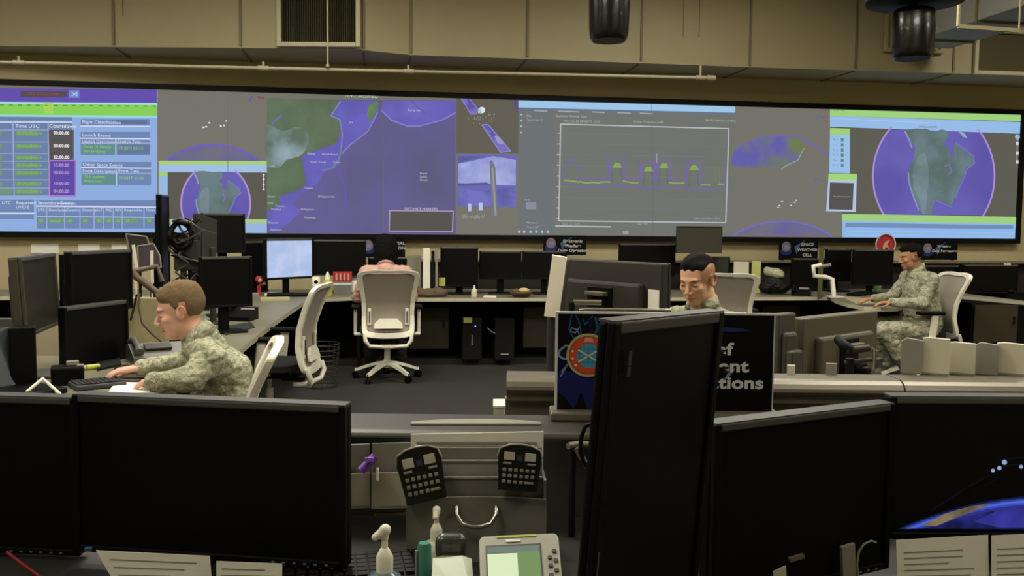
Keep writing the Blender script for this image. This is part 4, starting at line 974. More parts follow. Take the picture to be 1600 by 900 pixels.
def person(label, loc, rz, J, skin, hairfn, hairmat, jacket, trousers=None, boots=None, vox=.006, fade=None, brow=(.25, .2, .17), lash=(.22, .17, .15), lips=(.80, .60, .59), name='person', collar=True, jdisp=.006, hands=True):
    t = thing(name, label, 'person', loc, rz)
    V = lambda k: Vector(J[k])
    Mh = Matrix.Translation(V('head')) @ Euler((R(J.get('hroll', 0)), R(J.get('hpitch', 0)), R(J.get('hyaw', 0)))).to_matrix().to_4x4()
    b = Blob(vox*.68, .01); b.head(Mh); nb = Mh @ Vector((-.028, 0, -.09))
    cone(b, Mh @ Vector((-.02, 0, -.045)), nb, .050, .053, .02)
    cone(b, nb, V('neck'), .053, .058, .02); cone(b, V('neck'), V('chest'), .06, .10, .03); cone(b, V('chest'), V('hip'), .10, .11, .03)
    for s in 'LR':
        cone(b, V('neck')-Vector((0, 0, .04)), V('sh'+s), .045, .045, .02); cone(b, V('sh'+s), V('el'+s), .042, .034, .01); cone(b, V('el'+s), V('wr'+s), .034, .025, .01)
        sd = 1 if s == 'L' else -1
        hd = Vector(J['hd'+s]); up = Vector(J.get('hu'+s, (0, 0, 1)))
        b.k = .003; hand(b, V('wr'+s), hd, up, -sd, curl=J.get('curl'+s, .35)); b.k = .01
        cone(b, V('hip'), V('hp'+s), .1, .085); cone(b, V('hp'+s), V('kn'+s), .075, .052); cone(b, V('kn'+s), V('an'+s), .05, .036); cone(b, V('an'+s), V('an'+s)+Vector(J.get('ft'+s, (1, 0, 0)))*.10+Vector((0, 0, -.05)), .03, .025)
    body = remeshed(b, 'body', skin, t)
    tint_body(body, Mh, lips=lips, brow=brow, lash=lash, fade=fade)
    if hairfn: hair_obj(Mh, hairfn, hairmat, t)
    c = Blob(vox, .03); g = J.get('girth', 1.0)
    cone(c, V('neck')-Vector((0, 0, .035)), V('chest'), .078*g, .125*g)
    cone(c, V('neck')-Vector((0, 0, .03)), V('neck')+(nb-V('neck')).normalized()*.02, .078, .061, .02); cone(c, V('neck')+Vector((-.035, 0, -.045)), V('neck')+(nb-V('neck')).normalized()*.022+Vector((-.012, 0, .004)), .077, .064, .02)
    for s in 'LR':
        lat = (V('sh'+s)-V('chest')); lat.z = 0; lat = lat.normalized()
        cone(c, V('chest')+lat*.06, V('hip')+lat*.055+Vector((0, 0, .02)), .115*g, .125*g)
        cone(c, V('neck')-Vector((0, 0, .035)), V('sh'+s), .058, .062, .02); cone(c, V('sh'+s), V('chest')+lat*.06, .07*g, .11*g)
        cone(c, V('sh'+s), V('el'+s), .064, .054, .015); cone(c, V('el'+s), V('wr'+s)-(V('wr'+s)-V('el'+s)).normalized()*.012, .054, .040, .015)
    cone(c, V('chest'), V('hip'), .13*g, .13*g)
    jk = remeshed(c, 'jacket', jacket, t, disp=jdisp, dscale=.045)
    if collar:
        col = MB(); up = (nb-V('neck')).normalized(); ctr = V('neck')+up*.028
        q = up.to_track_quat('Z', 'Y').to_matrix(); fwd = Vector((1, 0, 0)); fwd = (fwd-up*fwd.dot(up)).normalized(); lf = up.cross(fwd)
        ring = []
        for i in range(25):
            a = math.pi*2*(i/24)*.86+math.pi*.14; ring.append((math.cos(a), math.sin(a), i))
        vs = []; fs = []
        for cx, sx, i in ring:
            dirv = fwd*cx+lf*sx
            lift = .02*(1-cx)
            for rr, hh in ((.057, -.028), (.057, .012+lift*.4), (.066, .016+lift*.4), (.086, -.030)): vs.append(ctr+dirv*rr+up*hh)
        for i in range(24):
            for j in range(4): fs.append([i*4+j, i*4+(j+1) % 4, (i+1)*4+(j+1) % 4, (i+1)*4+j])
        fs += [[0, 1, 2, 3], [96, 97, 98, 99]]
        col.add(vs, fs, 0, True).build('collar', jacket, t)
    if trousers:
        c = Blob(vox, .02); cone(c, V('hip'), V('hip')+Vector((0, 0, .04)), .135, .13)
        for s in 'LR': cone(c, V('hip'), V('hp'+s), .13, .11); cone(c, V('hp'+s), V('kn'+s), .105, .082); cone(c, V('kn'+s), V('an'+s)+Vector((0, 0, .05)), .08, .062)
        remeshed(c, 'trousers', trousers, t, disp=jdisp, dscale=.05)
    if boots:
        for s in 'LR':
            c = Blob(vox, .015); A = V('an'+s); cone(c, A+(V('kn'+s)-A).normalized()*.17, A, .054, .05); f = Vector(J.get('ft'+s, (1, 0, 0))).normalized()
            cone(c, A+Vector((0, 0, -.035)), A+f*.15+Vector((0, 0, -.05)), .048, .036); cone(c, A-f*.045+Vector((0, 0, -.072)), A+f*.17+Vector((0, 0, -.072)), .032, .03)
            remeshed(c, 'boot', boots, t)
    return t, Mh
# ---- man at the left desk
skinA = skin_mat('fair_skin', (226, 178, 156))
J = dict(head=(.165, 0, 1.052), hpitch=12, hyaw=2, neck=(.085, 0, .93), chest=(.0, 0, .76), hip=(-.05, 0, .52),
         shL=(.045, .195, .865), elL=(.10, .27, .80), wrL=(.275, .15, .775), hdL=(.1, -1, -.15), curlL=.6,
         shR=(.06, -.185, .865), elR=(.17, -.27, .785), wrR=(.345, -.15, .79), hdR=(1, .12, -.12), curlR=.42,
         hpL=(-.02, .1, .5), hpR=(-.02, -.1, .5), knL=(.38, .13, .52), knR=(.38, -.13, .52), anL=(.36, .13, .10), anR=(.36, -.13, .10))
J['elL'] = (.11, .26, .80)
def hairA(x, y, z):
    hl = .062 + .0*x; line = np.where(x > .03, .058-.02*np.clip(np.abs(y)/.07, 0, 1)*1.0, np.where(x > -.012, .022, -.05))
    line = np.where((x <= .03) & (x > .005), .0+.055*sst(.005, .05, x), line)
    line = np.where(x <= .005, np.where(x > -.03, .035-0*x, -.055), line)
    line = np.where((x <= .012) & (x > -.001), -.005, line)
    t = sst(0, .022, z-line)*(.0045+.013*sst(.04, .11, z)+.013*sst(.03, .09, x)*sst(.03, .08, z)) - .0012
    return t
pA = at_d(345, 500, 4.02); pA.z = 0
def fadeA(x, y, z): m = sst(.006, -.012, x)*sst(-.075, -.035, z)*.75; return m, (.66, .55, .42)
manA, MhA = person('man with light brown hair in camouflage leaning over the left desk, hand on a mouse', pA, R(98+90), J, skinA, hairA, M_hairbrown, M_camo, M_camo, M_boot, vox=.0065, fade=fadeA, brow=(.42, .31, .23), lash=(.28, .2, .17), lips=(.86, .70, .68))
# ---- man facing the camera behind the sign
skinB = skin_mat('tan_skin', (220, 172, 138))
J = dict(head=(.05, 0, 1.185), hpitch=18, hyaw=0, neck=(-.01, 0, 1.05), chest=(-.04, 0, .87), hip=(-.08, 0, .55),
         shL=(-.01, .185, .965), elL=(.08, .26, .80), wrL=(.30, .14, .78), hdL=(1, -.2, -.05), shR=(-.01, -.185, .965), elR=(.08, -.26, .80), wrR=(.30, -.14, .78), hdR=(1, .2, -.05),
         hpL=(-.02, .1, .5), hpR=(-.02, -.1, .5), knL=(.38, .13, .52), knR=(.38, -.13, .52), anL=(.36, .13, .10), anR=(.36, -.13, .10))
def hairB(x, y, z):
    line = .064+.0035*np.sin(y*170+1)-.010*np.clip(np.abs(y)/.06, 0, 1)**2*sst(.0, .05, x)-.012*sst(-.02, -.08, x)
    t = sst(0, .022, z-line)*(.007+.008*sst(.0, .08, x)+.003*np.sin(y*90+x*60)) - .002
    return t
def fadeB(x, y, z):
    side = sst(.062, .05, x+.0*y)*sst(.0, .02, z+.012+.35*np.clip(x-.0, 0, .06))*sst(.09, .05, z)
    back = sst(.0, -.03, x)*sst(-.05, .0, z)
    return np.clip(np.maximum(side, back)*.8, 0, 1), (.42, .34, .27)
pB = at_d(1096, 500, 4.42); pB.z = 0
manB, MhB = person('man with black hair in a camouflage uniform looking down behind the black sign', pB, R(131-90+90)+R(0), J, skinB, hairB, M_hairblack, M_camo, M_camo, M_boot, vox=.0065, fade=fadeB, brow=(.2, .16, .13), lash=(.2, .15, .13))
manB.rotation_euler[2] = R(131+90)
# ---- man at the right, side view
skinC = skin_mat('brown_skin', (178, 132, 98))
J = dict(head=(.11, 0, 1.155), hpitch=8, hyaw=0, neck=(.045, 0, 1.02), chest=(-.0, 0, .85), hip=(-.04, 0, .54),
         shL=(.015, .195, .955), elL=(.10, .25, .755), wrL=(.345, .16, .755), hdL=(1, -.1, -.05), shR=(.03, -.19, .955), elR=(.16, -.25, .765), wrR=(.38, -.12, .765), hdR=(1, .1, -.1),
         hpL=(.0, .11, .5), hpR=(.0, -.11, .5), knL=(.40, .17, .50), knR=(.42, -.14, .52), anL=(.16, .17, .105), anR=(.24, -.16, .105), girth=1.1)
def hairC(x, y, z):
    line = np.where(x > .03, .055, .045); line = np.where(x < -.03, -.01, line)
    return sst(0, .012, z-line)*(.016+.012*sst(.03, .08, x)) - .0025
def fadeC(x, y, z): m = sst(.02, .0, x)*sst(-.06, -.02, z)*.7; return m, (.45, .38, .3)
pC = at_d(1437, 500, 8.5); pC.z = 0
manC, MhC = person('man in a camouflage uniform seated in profile typing at the rounded desk at the right', pC, R(84+90), J, skinC, hairC, M_hairblack, M_camo, M_camo, M_boot, vox=.009, fade=fadeC)
# ---- woman from behind
skinD = skin_mat('light_skin', (196, 144, 118))
M_pink = mat('dusty_pink_cotton', (200, 158, 145), .85, bump=.4, bscale=30)
J = dict(head=(.10, 0, 1.165), hpitch=14, hyaw=0, neck=(.02, 0, 1.03), chest=(-.02, 0, .86), hip=(-.05, 0, .52),
         shL=(.0, .17, .965), elL=(.12, .25, .74), wrL=(.32, .12, .74), hdL=(1, -.3, 0), shR=(.0, -.17, .965), elR=(.12, -.24, .74), wrR=(.32, -.12, .74), hdR=(1, .3, 0),
         hpL=(.0, .1, .5), hpR=(.0, -.1, .5), knL=(.36, .12, .50), knR=(.36, -.12, .50), anL=(.30, .14, .10), anR=(.32, -.14, .10))
def hairD(x, y, z):
    back = sst(.05, .0, x)
    t = np.where(z > .05, .02, np.where(x < .015, .024, -.003)); return t+.0*z
pD = at_d(603, 500, 8.45); pD.z = 0
womanD, MhD = person('woman in a dusty pink top seen from behind in the white chair', pD, R(0+90), J, skinD, None, M_hairblack, M_pink, mat('black_trousers', (14, 13, 12), .9), mat('black_shoes', (10, 10, 10), .5), vox=.009)
c = Blob(.006, .03)
for y_, z_, r_ in ((0, .055, .095), (0, .0, .102), (.0, -.05, .092), (.03, -.10, .055), (-.03, -.11, .055), (.0, -.13, .05)): c.ell(MhD @ Vector((-.04, y_, z_)), (r_, r_*1.08, r_))
for s_ in (-1, 1): cone(c, MhD @ Vector((.0, s_*.07, .02)), MhD @ Vector((-.03, s_*.085, -.10)), .03, .016)
remeshed(c, 'hair', M_hairblack, womanD, disp=.004, dscale=.02)
# ------------------------------------------------------------------ things on the middle and far desks
M_whitep = mat('cream_card', (206, 202, 180), .65)
M_greyp = mat('grey_card', (140, 138, 128), .65)
M_red = mat('red_paint', (170, 40, 36), .5)
M_brown = mat('brown_painted_metal', (86, 68, 54), .5)
M_violet = mat('violet_grey_plastic', (74, 62, 74), .5)
def box_thing(name, label, cat, p, d, m, rz=0, bev=.004, group=None, rot=None):
    o = MB().box((0, 0, d[2]/2), d, bev=bev).build(name, m); o.location = p; o.rotation_euler = rot or (0, 0, rz); return tag(o, label, cat, group)
def facing(px): # yaw turning local -Y towards the camera for something at column px
    d = ray(px, 450); return math.atan2(d.y, d.x)-math.pi/2
# --- far row of monitors along the wall (left to right)
mon('far black monitor whose right side shows above the lit screen, below the video wall', 381, 9.3, 418, 9.6, 378, .52, th=.05)
lit = glow_noise('lit_spreadsheet', (168, 190, 228), (190, 202, 236), 6, 3, k=1.0)
t, H, w_ = mon('far monitor lit up pale blue, facing the camera beside the dark monitors', 414, 8.9, 490, 9.35, 373, .40, content=lit, bez=.022)
mon('wide black far monitor between the pale blue lit screen and the woman in pink', 488, 9.4, 572, 9.5, 375, .36)
mon('black monitor standing in front of the woman in pink', 575, 9.6, 640, 9.62, 402, .30)
tN_, HN_, wN = mon('black far monitor with a yellow note stuck on its left corner', 688, 9.35, 747, 9.35, 386, .40)
mon('dark far monitor right of the one with the yellow note', 749, 9.5, 815, 9.5, 392, .29)
mon('dark far monitor behind the cream board, second right of the noted one', 816, 9.5, 886, 9.5, 392, .29)
mon('wide black far monitor left of the black-haired man, above the grey monitor back', 968, Yd(968, 9.7), 1056, Yd(1056, 9.75), 381, .36)
mon('raised brownish-grey monitor back overlapping the lower edge of the video wall', 1058, Yd(1058, 9.5), 1129, Yd(1129, 9.5), 353, .29, back=False, content=mat('grey_panel_dark', (58, 56, 46), .6), bodymat=mat('grey_panel_dark', (58, 56, 46), .6), rim=False)
mon('low dark grey monitor just right of the head of the man with black hair', 1108, Yd(1108, 9.75), 1141, Yd(1141, 9.75), 401, .20, content=mat('grey_panel_dark', (58, 56, 46), .6))
mon('black monitor at the far desk below the space weather sign', 1238, Yd(1238, 9.7), 1294, Yd(1294, 9.7), 404, .33)
mon('narrow black monitor left of the seated man at the right, behind the white arm', 1291, Yd(1291, 9.6), 1331, Yd(1331, 9.6), 389, .36)
mon('black monitor directly in front of the seated man at the right, under the red sign', 1334, Yd(1334, 9.3), 1397, Yd(1397, 9.3), 390, .39)
mon('long black monitor at the far right beyond the grey mesh chair', 1506, Yd(1506, 9.7), 1592, Yd(1592, 9.7), 414, .31)
mon('black monitor behind the back of the seated man at the right', 1441, Yd(1441, 9.8), 1500, Yd(1500, 9.8), 415, .28)
a = at_y(693, 436, 9.18)
m_ = MB().box((-wN/2+.02, .05*.22-.016, -.40/2+.05), (.065, .003, .085))
for v in range(len(m_.v)): m_.v[v] = HN_ @ m_.v[v]
m_.build('sticky_note', M_postit, tN_)
# --- signs on the ledge
M_signblk = mat('sign_black', (4, 4, 5), .6, spec=.15)
M_signblue = mat('sign_blue', (22, 42, 110), .4); M_signtxt = mat('sign_lettering', (196, 196, 194), .5)
M_emb = mat('emblem_grey_pink', (132, 108, 118), .5); M_embl = mat('emblem_pale_blue', (110, 140, 178), .5)
def small_sign(label, x0, x1, y0, y1, lines, hl):
    Y = 10.16; a, b = px_rect_at(x0, y0, x1, y1, Y); w = b.x-a.x; h = b.z-a.z
    t = thing('sign_board', label, 'sign', ((a.x+b.x)/2, Y, a.z))
    MB().box((0, 0, h/2), (w, .02, h)).build('board', [M_signblk], t)
    e = MB(); cx = -w*.33
    e.prism([(cx+.055*math.cos(k*.524), -.0105, h*.6+.06*math.sin(k*.524)) for k in range(12)], (0, -.002, 0), 0)
    e.prism([(cx+.07*math.cos(k*.4), -.0102, h*.38+.045*math.sin(k*.4)) for k in range(16)], (0, -.001, 0), 1)
    e.prism([(cx+.02, -.0126, h*.7), (cx+.04, -.0126, h*.55), (cx, -.0126, h*.45), (cx-.03, -.0126, h*.6)], (0, -.001, 0), 2)
    e.build('emblem', [M_emb, M_signblue, M_embl], t)
    s_ = MB(); s_.prism([(-w*.12, -.0105, h*.60), (w*.18, -.0105, h*.93), (w*.03, -.0105, h*.66), (-w*.05, -.0105, h*.25)], (0, -.001, 0)); s_.build('swoosh', mat('swoosh_blue', (60, 92, 130), .5), t)
    l = MB()
    for k, (tx, cxp) in enumerate(lines):
        vs, fs = text_mesh(tx, hl, 'CENTER', 1.15, hl*.03); l.add(vs, fs, 0, False, Matrix.Translation((cxp*w, -.0135, h*(.70-.24*k))) @ TXZ)
    l.build('lettering', M_signtxt, t)
    for sx in (-1, 1): MB().box((sx*w*.4, .02, .0-.0), (.03, .04, .01)).build('foot', M_matte, t)
    return t
small_sign('black sign with white lettering partly hidden by the head of the woman in pink', 563, 633, 371, 402, [('SPECIAL', .3), ('OPERATION', .2)], .045)
small_sign('black Electronic Warfare Duty Operator sign left of the cream board, under the video wall', 849, 916, 368, 398, [('Electronic', .18), ('Warfare', .18), ('Duty Operator', .18)], .045)
small_sign('black space weather cell sign with blue swoosh above the dark bags', 1217, 1278, 372, 406, [('SPACE', .22), ('WEATHER', .22), ('CELL', .22)], .045)
small_sign('black Weather Duty Forecaster sign to the right of the seated man with a side view', 1438, 1496, 376, 406, [('Weather', .12), ('Duty Forecaster', .14)], .040)
# round red sign behind the man at the right
p = at_y(1383, 382, 10.12); t = thing('round_sign', 'round red sign with a white rim behind the head of the man at the right', 'sign', (p.x, p.y, lz+.01))
cz = p.z-lz-.01
MB().lathe([(.125, 0), (.125, .008)], p0=(0, 0, cz), p1=(0, -.012, cz), n=32).build('disc', mat('sign_red', (178, 44, 66), .5), t)
rg = MB(); rg.tube([(.122*math.cos(k*math.pi/16), -.012, cz+.122*math.sin(k*math.pi/16)) for k in range(32)], .008, closed=True).build('rim', M_whitep, t)
MB().prism([(-.04, -.0125, cz-.02), (.0, -.0125, cz+.04), (.05, -.0125, cz+.05), (.02, -.0125, cz), (.05, -.0125, cz-.06), (.01, -.0125, cz-.03), (-.03, -.0125, cz-.07)], (0, -.002, 0)).build('mark', mat('sign_ochre', (206, 168, 120), .5), t)
MB().cyl((0, .02, 0), (0, .02, cz), .01).box((0, .01, .005), (.14, .07, .01)).build('stand', M_matte, t)
# --- binders, folders and boxes on the far worktops
def on(px, D, h=HF): p = at_d(px, 450, D); return Vector((p.x, p.y, h))
def upright(name, label, cat, x0, x1, ytop, D, m, dep=.2, h0=HF, group=None, rz=None, th=None):
    D = Yd((x0+x1)/2, 9.55) if x0 > 900 and D < 9.45 else D
    a = at_d(x0, ytop, D); b = at_d(x1, ytop, D); w = th or (b-a).xy.length; c = (a+b)/2
    return box_thing(name, label, cat, (c.x, c.y, h0), (w, dep, max(.02, a.z-h0)), m, rz=facing((x0+x1)/2) if rz is None else rz)
upright('box_file', 'white box file standing right of the white chair of the woman in pink', 'file', 661, 672, 388, 9.35, M_white, .24)
upright('box_file', 'thin dark box file next to the white one', 'file', 674, 679, 392, 9.35, M_under, .24)
upright('box_file', 'thin grey box file between the dark one and the noted monitor', 'file', 680.5, 684, 389, 9.35, M_greyp, .24)
upright('paper_tray', 'grey translucent file holder behind the right shoulder of the woman in pink', 'tray', 636, 658, 400, 9.4, mat('tray_grey', (128, 126, 108), .5), .2)
upright('box_file', 'pale yellow-green box file standing beside the bag, right of the grey chair', 'file', 1175, 1189, 408, 9.3, mat('yellow_green_card', (188, 190, 112), .6), .24)
upright('folder', 'pair of white paper folders above the grey chair back, left of the yellow-green file', 'folder', 1147, 1170, 409, 9.4, M_whitep, .12)
upright('folder', 'white card standing behind the shoulder of the seated man at the right', 'folder', 1425, 1444, 411, 9.0, M_whitep, .01)
# black bag with a light bundle
def lump(name, label, cat, px, D, h, parts, m, parent=None):
    b = Blob(.006, .02)
    for c, r_ in parts: b.ell(c, r_)
    o = remeshed(b, name, m, parent, disp=.006, dscale=.05); 
    if parent is None: o.location = on(px, D, h); o.rotation_euler = (0, 0, facing(px)); tag(o, label, cat)
    return o
t = thing('bag', 'black bag with a pale crumpled bundle on top, right of the yellow-green file', 'bag', on(1208, Yd(1208, 9.3)), facing(1206))
lump('bag_body', '', '', 0, 0, 0, [((0, 0, .11), (.13, .09, .10)), ((.07, 0, .08), (.10, .09, .07)), ((-.06, 0, .07), (.09, .09, .06))], M_matte, t)
lump('bundle', '', '', 0, 0, 0, [((.0, -.02, .23), (.10, .06, .05)), ((.05, -.03, .21), (.06, .05, .04)), ((-.05, -.02, .25), (.05, .05, .04))], mat('crumpled_plastic', (168, 168, 140), .4), t)
t = thing('desk_phone', 'black desk phone on the far worktop right of the black bag', 'phone', on(1252, Yd(1252, 9.15)), facing(1250))
MB().prism([(-.1, -.09, 0), (-.1, .09, 0), (-.1, .09, .07), (-.1, -.09, .02)], (.2, 0, 0)).build('phone_body', M_blk, t)
MB().tube([(-.07, -.07, .035), (-.07, -.05, .055), (-.07, .05, .09), (-.07, .075, .075)], [.022, .015, .015, .022]).build('handset', M_blk, t)
MB().box((.03, .03, .07), (.1, .05, .004), rot=(R(15), 0, 0)).build('display', M_greyp, t)
# bowl with snacks, small bottle, mug
t = thing('snack_basket', 'low brown basket of food on the far worktop below the dark monitors', 'basket', on(814, 9.15), 0)
MB().lathe([(.07, 0), (.10, .03), (.12, .06), (.11, .06), (.09, .03), (.05, .01)], n=24).build('basket', mat('wicker_brown', (96, 70, 48), .7), t)
MB().ball((.03, 0, .065), (.06, .05, .028)).build('bread', mat('bread', (196, 176, 120), .7), t); MB().ball((-.05, .01, .06), (.045, .05, .025)).build('fruit', mat('dull_green', (84, 84, 60), .6), t)
t = thing('spray_bottle', 'small white squeeze bottle at the foot of the noted monitor', 'bottle', on(741, 9.12), 0)
MB().lathe([(.028, 0), (.03, .04), (.026, .07), (.012, .085)], n=20).build('bottle_body', M_whitep, t); MB().lathe([(.011, .084), (.006, .115)], n=12).build('nozzle', M_white, t)
lump('cloth_pile', 'low pile of brown patterned cloth on the worktop right of the white chair', 'cloth', 668, 9.1, HF, [((0, 0, .03), (.17, .08, .05)), ((.1, 0, .04), (.1, .08, .05)), ((-.12, 0, .05), (.08, .07, .05))], mat('brown_cloth', (92, 76, 58), .9, vary=.4, scale=30))
tag(MB().prism([on(755, 9.08), on(775, 9.05), on(776, 9.25), on(757, 9.28)], (0, 0, .004)).build('paper', M_paper), 'white sheet lying on the far worktop right of the squeeze bottle', 'paper')
# pc tower under the desk with its blue power light
t = thing('computer_tower', 'black computer tower with a tiny blue light under the far worktop', 'computer', on(735, 9.42, 0), 0)
MB().box((0, 0, .27), (.2, .4, .42), bev=.008).build('case', M_matte, t)
MB().cyl((.03, -.205, .40), (.03, -.212, .40), .006).build('power_light', mat('blue_led', (40, 60, 200), .4, emis=(120, 140, 255), estr=3), t)
MB().box((-.045, -.203, .46), (.085, .006, .05)).build('label', M_postit, t)
MB().box((.0, -.203, .26), (.012, .006, .10)).build('drive_slot', mat('steel_dull', (120, 120, 118), .4), t)
t = thing('computer_tower', 'black computer tower with a small white label, right of the one with the blue light', 'computer', on(785, 9.42, 0), 0)
MB().box((0, 0, .27), (.2, .4, .42), bev=.008).build('case', M_matte, t); MB().box((-.0, -.203, .12), (.08, .006, .014)).build('label', M_greyp, t)
tag(MB().tube([on(762, 9.25, .38), on(770, 9.2, .34), on(776, 9.22, .33)], .006).build('cable', M_greyp), 'short pale cable hanging under the far worktop between the towers', 'cable')
# --- on the wing
p = at_h(405, 462, HF); t = thing('figurine', 'small red and pale figurine on the worktop left of the pale blue lit screen', 'figurine', p, facing(405))
MB().cyl((0, 0, 0), (0, 0, .10), .02, .014).ball((.0, 0, .16), (.035, .03, .035)).tube([(0, 0, .10), (.05, 0, .12)], .012).build('figure_body', M_red, t)
MB().ball((.01, -.02, .15), (.022, .018, .02)).ball((.05, 0, .12), .016).build('figure_face', mat('pale_pink', (206, 160, 140), .6), t)
MB().box((-.04, 0, .015), (.07, .05, .03), bev=.004).build('figure_base', M_greyp, t)
p = at_h(430, 470, HF); box_thing('closed_book', 'pale closed book lying on the worktop below the lit screen', 'book', p, (.26, .16, .03), mat('cream_cover', (172, 168, 132), .6), rz=facing(430))
p = at_h(422, 462, HF); t = thing('paper_stack', 'small pile of papers and cards left of the pale book', 'paper', p, facing(422)); MB().box((0, 0, .012), (.1, .08, .02)).build('sheets', M_paper, t); MB().box((.03, .02, .03), (.08, .05, .012), rot=(0, .1, .4)).build('card', M_greyp, t)
p = at_h(452, 463, HF); t = thing('keyboard', 'black keyboard in front of the pale blue lit screen', 'keyboard', p, facing(452)); MB().box((0, 0, .015), (.42, .15, .022), bev=.005).build('keyboard_body', M_blk, t)
k = MB(); [k.box((-.18+.024*i, -.05+.024*j, .029), (.019, .019, .006)) for i in range(16) for j in range(5)]; k.build('keys', M_matte, t)['kind'] = 'stuff'
p = at_h(512, 462, HF); t = thing('cleaning_spray', 'yellow and black bottle with a white cap beside the empty white chair top', 'bottle', p, facing(512))
MB().lathe([(.045, 0), (.048, .02), (.048, .13), (.03, .16)], n=24).build('bottle_body', mat('yellow_label', (176, 176, 62), .5), t)
MB().lathe([(.028, .158), (.024, .19), (.008, .235)], n=20).build('bottle_cap', M_white, t)
g = MB(); 
for x_, z_ in ((-.02, .105), (.02, .105), (0, .07)): g.ball((x_, -.044, z_), (.014, .006, .014))
g.build('label_mark', M_blk, t)
p = at_h(493, 460, HF); t = thing('mug', 'white mug with a dark mark left of the yellow bottle', 'mug', p+Vector((0, .1, .0)), facing(493)); MB().lathe([(.03, 0), (.04, .01), (.042, .17), (.036, .17), (.035, .02)], n=24, caps=False).build('cup', M_white, t); MB().ball((0, -.04, .12), (.02, .006, .02)).build('mark', M_blk, t)
p = at_h(535, 459, HF); t = thing('card_box', 'grey box holding a red and white banded carton, left of the white tray', 'box', p+Vector((0, .05, 0)), facing(535)); MB().box((0, 0, .06), (.18, .14, .12), bev=.004).build('box_body', mat('steel_grey', (112, 114, 112), .5), t)
MB().box((0, .02, .17), (.19, .08, .10), bev=.003).build('carton', M_red, t)
s_ = MB(); [s_.box((x_, -.022, .17), (.018, .004, .07)) for x_ in (-.06, -.02, .02, .06)]; s_.build('carton_bands', mat('pale_pink', (206, 160, 140)), t)
MB().box((.0, -.071, .10), (.18, .004, .012)).build('white_edge', M_white, t)
t = thing('letter_tray', 'white desktop letter tray with a printed sheet left of the white chair', 'tray', at_h(563, 457, HF)+Vector((0, -.02, 0)), facing(563))
MB().prism([(-.12, .0, 0), (-.12, .10, .22), (-.12, .115, .22), (-.12, .02, 0)], (.24, 0, 0)).build('tray_back', M_white, t); MB().prism([(-.10, -.006, .01), (-.10, .08, .19), (-.10, .082, .19), (-.10, -.004, .01)], (.2, 0, 0)).build('sheet', M_paper, t)
MB().tube([(-.11, .1, .21), (-.10, .1, .27), (.10, .1, .27), (.11, .1, .21)], .012).build('rail', M_white, t)
# black bag-like phone on the wing
p = at_h(374, 500, HF); t = thing('desk_phone', 'black desk phone on the worktop wing behind the man at the left', 'phone', p, facing(374)+R(-20))
MB().prism([(-.11, -.1, 0), (-.11, .1, 0), (-.11, .1, .09), (-.11, -.1, .03)], (.22, 0, 0)).build('phone_body', M_blk, t)
MB().tube([(-.07, -.09, .05), (-.07, -.05, .085), (-.07, .05, .12), (-.07, .09, .10)], [.027, .018, .018, .027]).build('handset', M_blk, t)
MB().box((.05, .04, .078), (.1, .02, .006), rot=(R(17), 0, 0)).build('display', M_greyp, t)
tag(MB().prism([at_h(x, y, HF+.001) for x, y in ((345, 512), (392, 504), (398, 512), (352, 524))], (0, 0, .006)).build('mouse_pad', mat('pad_dark', (34, 32, 28), .8)), 'dark mouse pad on the wing in front of the black desk phone', 'mouse pad')
# --- the cluster of monitors left of centre
mon('tall black portrait monitor seen edge-on beside the big globe, left of the tangle of cables', 251, 6.0, 263, 6.28, 304, .60, th=.04, bez=.012)
mon('black monitor overlapping the small globe of the video wall, left of the centre', 314, 6.95, 383, 7.1, 333, .30, tilt=-2, th=.04)
mon('dark grey monitor turned sideways, its pale back edge beside the tangle of cables', 300, 6.35, 330, 6.75, 339, .46, back=True, bodymat=M_backgrey, backmat=M_backgrey, roll=-7)
mon('black monitor above and right of the head of the man with light brown hair', 312, 5.95, 394, 6.15, 402, .33, th=.05)
t = thing('tangled_cables', 'tangle of black cables and a round coil hanging beside the portrait monitor', 'cable', at_d(290, 375, 6.05))
cb = MB(); rnd = random.Random(3)
cb.tube([(.065*math.cos(a*.3)-.03, .02*math.sin(a), .085*math.sin(a*.3)+.03) for a in range(21)], .018, closed=True)
cb.build('coil', M_blk, t)
for q_ in range(5):
    pts = [Vector(((rnd.random()-.5)*.22, (rnd.random()-.5)*.06, .12-.055*k)) for k in range(9)]
    MB().tube([tuple(p_) for p_ in smooth_poly([tuple(v) for v in pts], 3)[:-4]], .006+.003*rnd.random(), n=6).build('cable', M_blk if q_ % 2 else mat('cable_grey', (62, 60, 60), .5), t)
MB().cyl((-.02, .02, -.2), (-.02, .02, -.6), .02).box((0, .03, -.1), (.16, .03, .2), bev=.01).box((.02, .02, -.45), (.24, .02, .03)).build('support_post', M_backgrey, t)
zt = at_d(290, 375, 6.05).z; MB().cyl((.02, .05, -.2), (.02, .05, HF-zt+.012), .018).box((.02, .05, HF-zt+.01), (.2, .16, .016), bev=.004).build('clamp_base', M_matte, t)
